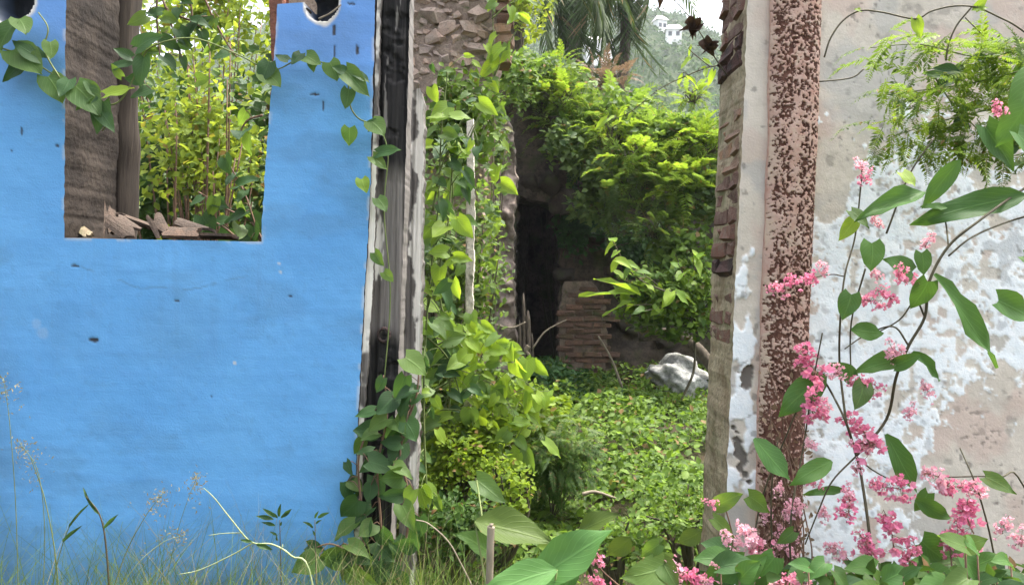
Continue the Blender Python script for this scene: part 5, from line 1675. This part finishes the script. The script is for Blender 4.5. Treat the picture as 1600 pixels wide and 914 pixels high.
# ---- broad leaves at the bottom of the doorway
bp = thing('broad_leaf_plant', 'low plant with large smooth green leaves before the doorway', 'plant', Vector((U(830, 914, -1.1).x, -1.1, 0)))
mb = MB(); rt = Vector((U(830, 914, -1.1).x, -1.1, 0))
BL = [((838, 905), (945, 825), .50, 'big', -1.1), ((870, 890), (745, 925), .42, 'big', -1.15), ((742, 815), (862, 838), .50, 'olive', -.75), ((900, 880), (870, 940), .5, 'big', -1.1), ((800, 930), (700, 960), .5, 'big', -1.0), ((745, 750), (790, 782), .6, 'vine_mid', -.2), ((760, 860), (720, 830), .6, 'vine_mid', -.7), ((905, 830), (960, 800), .5, 'olive', -.5)]
for b_, t_, w_, k_, y_ in BL:
    pxleaf(bp, k_, b_, t_, y_, -.06, w_, (0, -.8, .8), 1)
    q = U(b_[0], b_[1], y_)
    tube(mb, smooth_path([rt, (rt + q) / 2 + Vector((0, 0, .05)), q], 5), .004, .003, 5)
link('stem', mb.mesh('stem', [M['s_green']]), bp)
sk = MB(); tube(sk, px_path([(763, 1000), (765, 900), (767, 830), (768, 822)], -.9), [.011] * 15 + [.004], None, 8)
tag(link('cut_stake', sk.mesh('cut_stake', [M['s_dry']])), 'short pale cut stake standing among the broad leaves', 'stake')
sk = MB(); tube(sk, px_path([(745, 930), (720, 880), (700, 845), (670, 818), (650, 812)], -.5), .003, .0018, 5)
tag(link('dry_curved_twig', sk.mesh('dry_curved_twig', [M['s_dry']])), 'thin tan curved twig below the herb mound', 'twig')
sk = MB(); tube(sk, px_path([(910, 772), (930, 768), (962, 778)], 1.0), .012, .006, 5);
tag(link('fallen_stick', sk.mesh('fallen_stick', [M['s_dry']])), 'pale fallen stick lying in the ground cover', 'stick')

# ---- grasses before the blue wall
def grass(name, label, px0, px1, y0, y1, n, l0, l1, w, mat, lean=.25, dens=None):
    px_ = RNG.uniform(px0, px1, n)
    if dens:
        px_ = px_[RNG.random(n) < np.interp(px_, *dens)]
    n = len(px_)
    yy_ = RNG.uniform(y0, y1, n)
    B = UA(px_, np.full(n, 900.0), yy_); B[:, 2] = ground_z(B[:, 0], B[:, 1])
    L = RNG.uniform(l0, l1, n)
    dirn = RNG.normal(size=(n, 2)) * lean
    seg = 5
    V, Fc = [], []
    side = np.stack([np.cos(RNG.uniform(0, 3.14, n)), RNG.uniform(-.5, .5, n), np.zeros(n)], -1)
    side /= np.linalg.norm(side, axis=1)[:, None]
    for s in range(seg + 1):
        t = s / seg
        c = B + np.stack([dirn[:, 0] * L * t * t * 1.4, dirn[:, 1] * L * t * t * 1.4, L * (t - .25 * np.hypot(dirn[:, 0], dirn[:, 1]) * t * t)], -1)
        ww = w * (1 - t) ** .7
        V += [c - side * ww, c + side * ww]
    V = np.stack(V, 1)
    k = 2 * (seg + 1)
    f1 = []
    for s in range(seg):
        a = 2 * s
        f1 += [[a, a + 1, a + 3], [a, a + 3, a + 2]]
    Fc = np.array(f1)[None] + (np.arange(n) * k)[:, None, None]
    o = link(name, fast_mesh(name, V.reshape(-1, 3), Fc.reshape(-1, 3), [M[mat]]))
    o['kind'] = 'stuff'; o['label'] = label; o['category'] = 'grass'
    return o


grass('grass', 'short green grass along the foot of the blue wall', -200, 760, -1.3, -.12, 3200, .35, .72, .0018, 'l_grass', .35, ([-200, 120, 180, 400, 760], [.5, .6, 1, .8, .9]))
grass('grass', 'dry straw coloured grass among the green before the blue wall', 120, 720, -1.3, -.2, 700, .35, .80, .0011, 'l_dry', .4)
grass('grass', 'coarse grass at the doorway threshold', 600, 1150, -.9, .3, 800, .18, .42, .0026, 'l_grass', .4)
# tall single grass stalks with seed heads
GS = [([(95, 1010), (88, 880), (70, 780), (48, 715)], 'tall grass stalk with a bent brown seed head by the blue wall', .0022, 's_green', 0),
      ([(175, 1010), (168, 880), (158, 810), (135, 775)], 'dark broad grass blade bending left before the blue wall', .0035, 's_dark', 1),
      ([(70, 1010), (85, 900), (105, 830), (125, 800)], 'short grass stalk with a flat leaf tip before the blue wall', .002, 's_green', 1),
      ([(150, 1010), (190, 880), (225, 810), (255, 770)], 'slender grass leaning right with a loose seed head', .0018, 's_green', 2),
      ([(140, 1010), (200, 900), (250, 850), (290, 835)], 'low grass stalk with a feathery tan seed head', .0018, 's_pale', 2),
      ([(30, 1010), (25, 800), (15, 660), (5, 590)], 'very thin grass stalk with an airy seed head at the wall edge', .0015, 's_green', 2),
      ([(60, 1010), (70, 850), (60, 740), (30, 690)], 'thin grass stalk with a sparse seed head beside the tall one', .0015, 's_green', 2),
      ([(240, 1010), (270, 860), (290, 790), (310, 740)], 'wispy upright grass stalk before the blue wall', .0012, 's_green', 2)]
for p_, lab, r_, m_, kind in GS:
    pth = px_path([(x_, y_, -.75) for x_, y_ in p_], -.75, 7)
    t = thing('grass_stalk', lab, 'grass', Vector((pth[0][0], pth[0][1], 0)), 'grass stalks before the blue wall')
    mb = MB(); tube(mb, pth, r_, r_ * .5, 5)
    link('stalk', mb.mesh('stalk', [M[m_]]), t)
    e = Vector(pth[-1]); d = (e - Vector(pth[-3])).normalized()
    if kind == 1:
        put_leaf(t, 'darklance', Vector(pth[-7]), e + d * .03, .10, (0, -1, .2))
        put_leaf(t, 'darklance', Vector(pth[-10]), Vector(pth[-10]) + Vector((.05, -.02, .05)), .16, (0, -1, .2))
    else:
        nn = 90 if kind == 2 else 40
        tt = RNG.random(nn)
        P = np.array([np.asarray(pth[-1]) + (np.asarray(pth[-6]) - np.asarray(pth[-1])) * a for a in tt]) + RNG.normal(size=(nn, 3)) * .022 * (.35 + tt[:, None])
        foliage(t, 'seed_head', P, RNG.uniform(.006, .014, nn), M['l_dry'], (0, -1, .3), .8, .3)
# pale forked dry stalk
ps = thing('pale_forked_stalk', 'pale green forked bare stalk leaning before the blue wall', 'stalk', Vector((U(520, 960, -.8).x, -.8, 0)))
mb = MB()
b0 = U(520, 960, -.8); b0.z = 0
tube(mb, smooth_path([b0, U(488, 912, -.8), U(455, 868, -.8), U(425, 850, -.8), U(392, 846, -.8), U(362, 812, -.8), U(335, 778, -.8), U(318, 762, -.8)], 6), .0034, .0012, 6)
tube(mb, px_path([(395, 848), (360, 868), (312, 890), (280, 897)], -.8), .0022, .0014, 6)
tube(mb, px_path([(379, 832), (350, 833), (326, 836)], -.8), .0016, .001, 5); tube(mb, px_path([(440, 858), (442, 850)], -.8), .002, .0012, 5)
link('stem', mb.mesh('stem', [M['s_pale']]), ps)
for b_, t_ in (((395, 846), (375, 843)), ((400, 850), (425, 858))):
    pxleaf(ps, 'darklance', b_, t_, -.8, -.01, .3)
# small dark seedlings
for j, (bx, spots, lab) in enumerate(((435, [(400, 805), (412, 795), (425, 800), (436, 790), (448, 800), (455, 795), (410, 815), (440, 815), (422, 830), (430, 838)], 'small dark seedling with narrow leaves against the blue wall'),
                                     (490, [(482, 818), (495, 800), (512, 800), (500, 812), (475, 815), (490, 830)], 'smaller dark seedling beside the corner vine'))):
    r0_ = Vector((U(bx, 900, -.3).x, -.3, 0))
    t = thing('seedling', lab, 'seedling', r0_, 'seedlings before the blue wall')
    mb = MB(); tp_ = U(bx + 2, 812, -.3)
    tube(mb, smooth_path([r0_, (r0_ + tp_) / 2 + Vector((.01, 0, 0)), tp_], 5), .003, .0015, 5)
    link('stem', mb.mesh('stem', [M['s_dark']]), t)
    for x_, y_ in spots:
        s0 = U(bx + 2, max(812, y_ + 8), -.3)
        put_leaf(t, 'darklance', s0.lerp(U(x_, y_, -.3), .25), U(x_, y_, -.32), .28, (random.uniform(-.4, .4), -1, .6))

# ================================================================== HAZE
hz = MB()
boxmb(hz, (-165, -62, -3.0), (205, 335, 125.0))
m, t, out = nt('thin_haze')
pv = t.nodes.new('ShaderNodeVolumePrincipled')
pv.inputs['Color'].default_value = (0.86, 0.92, 1.0, 1)
pv.inputs['Density'].default_value = 0.0005
pv.inputs['Anisotropy'].default_value = 0.2
t.links.new(pv.outputs[0], out.inputs['Volume'])
o = link('haze', hz.mesh('haze', [m], False))
o['kind'] = 'stuff'
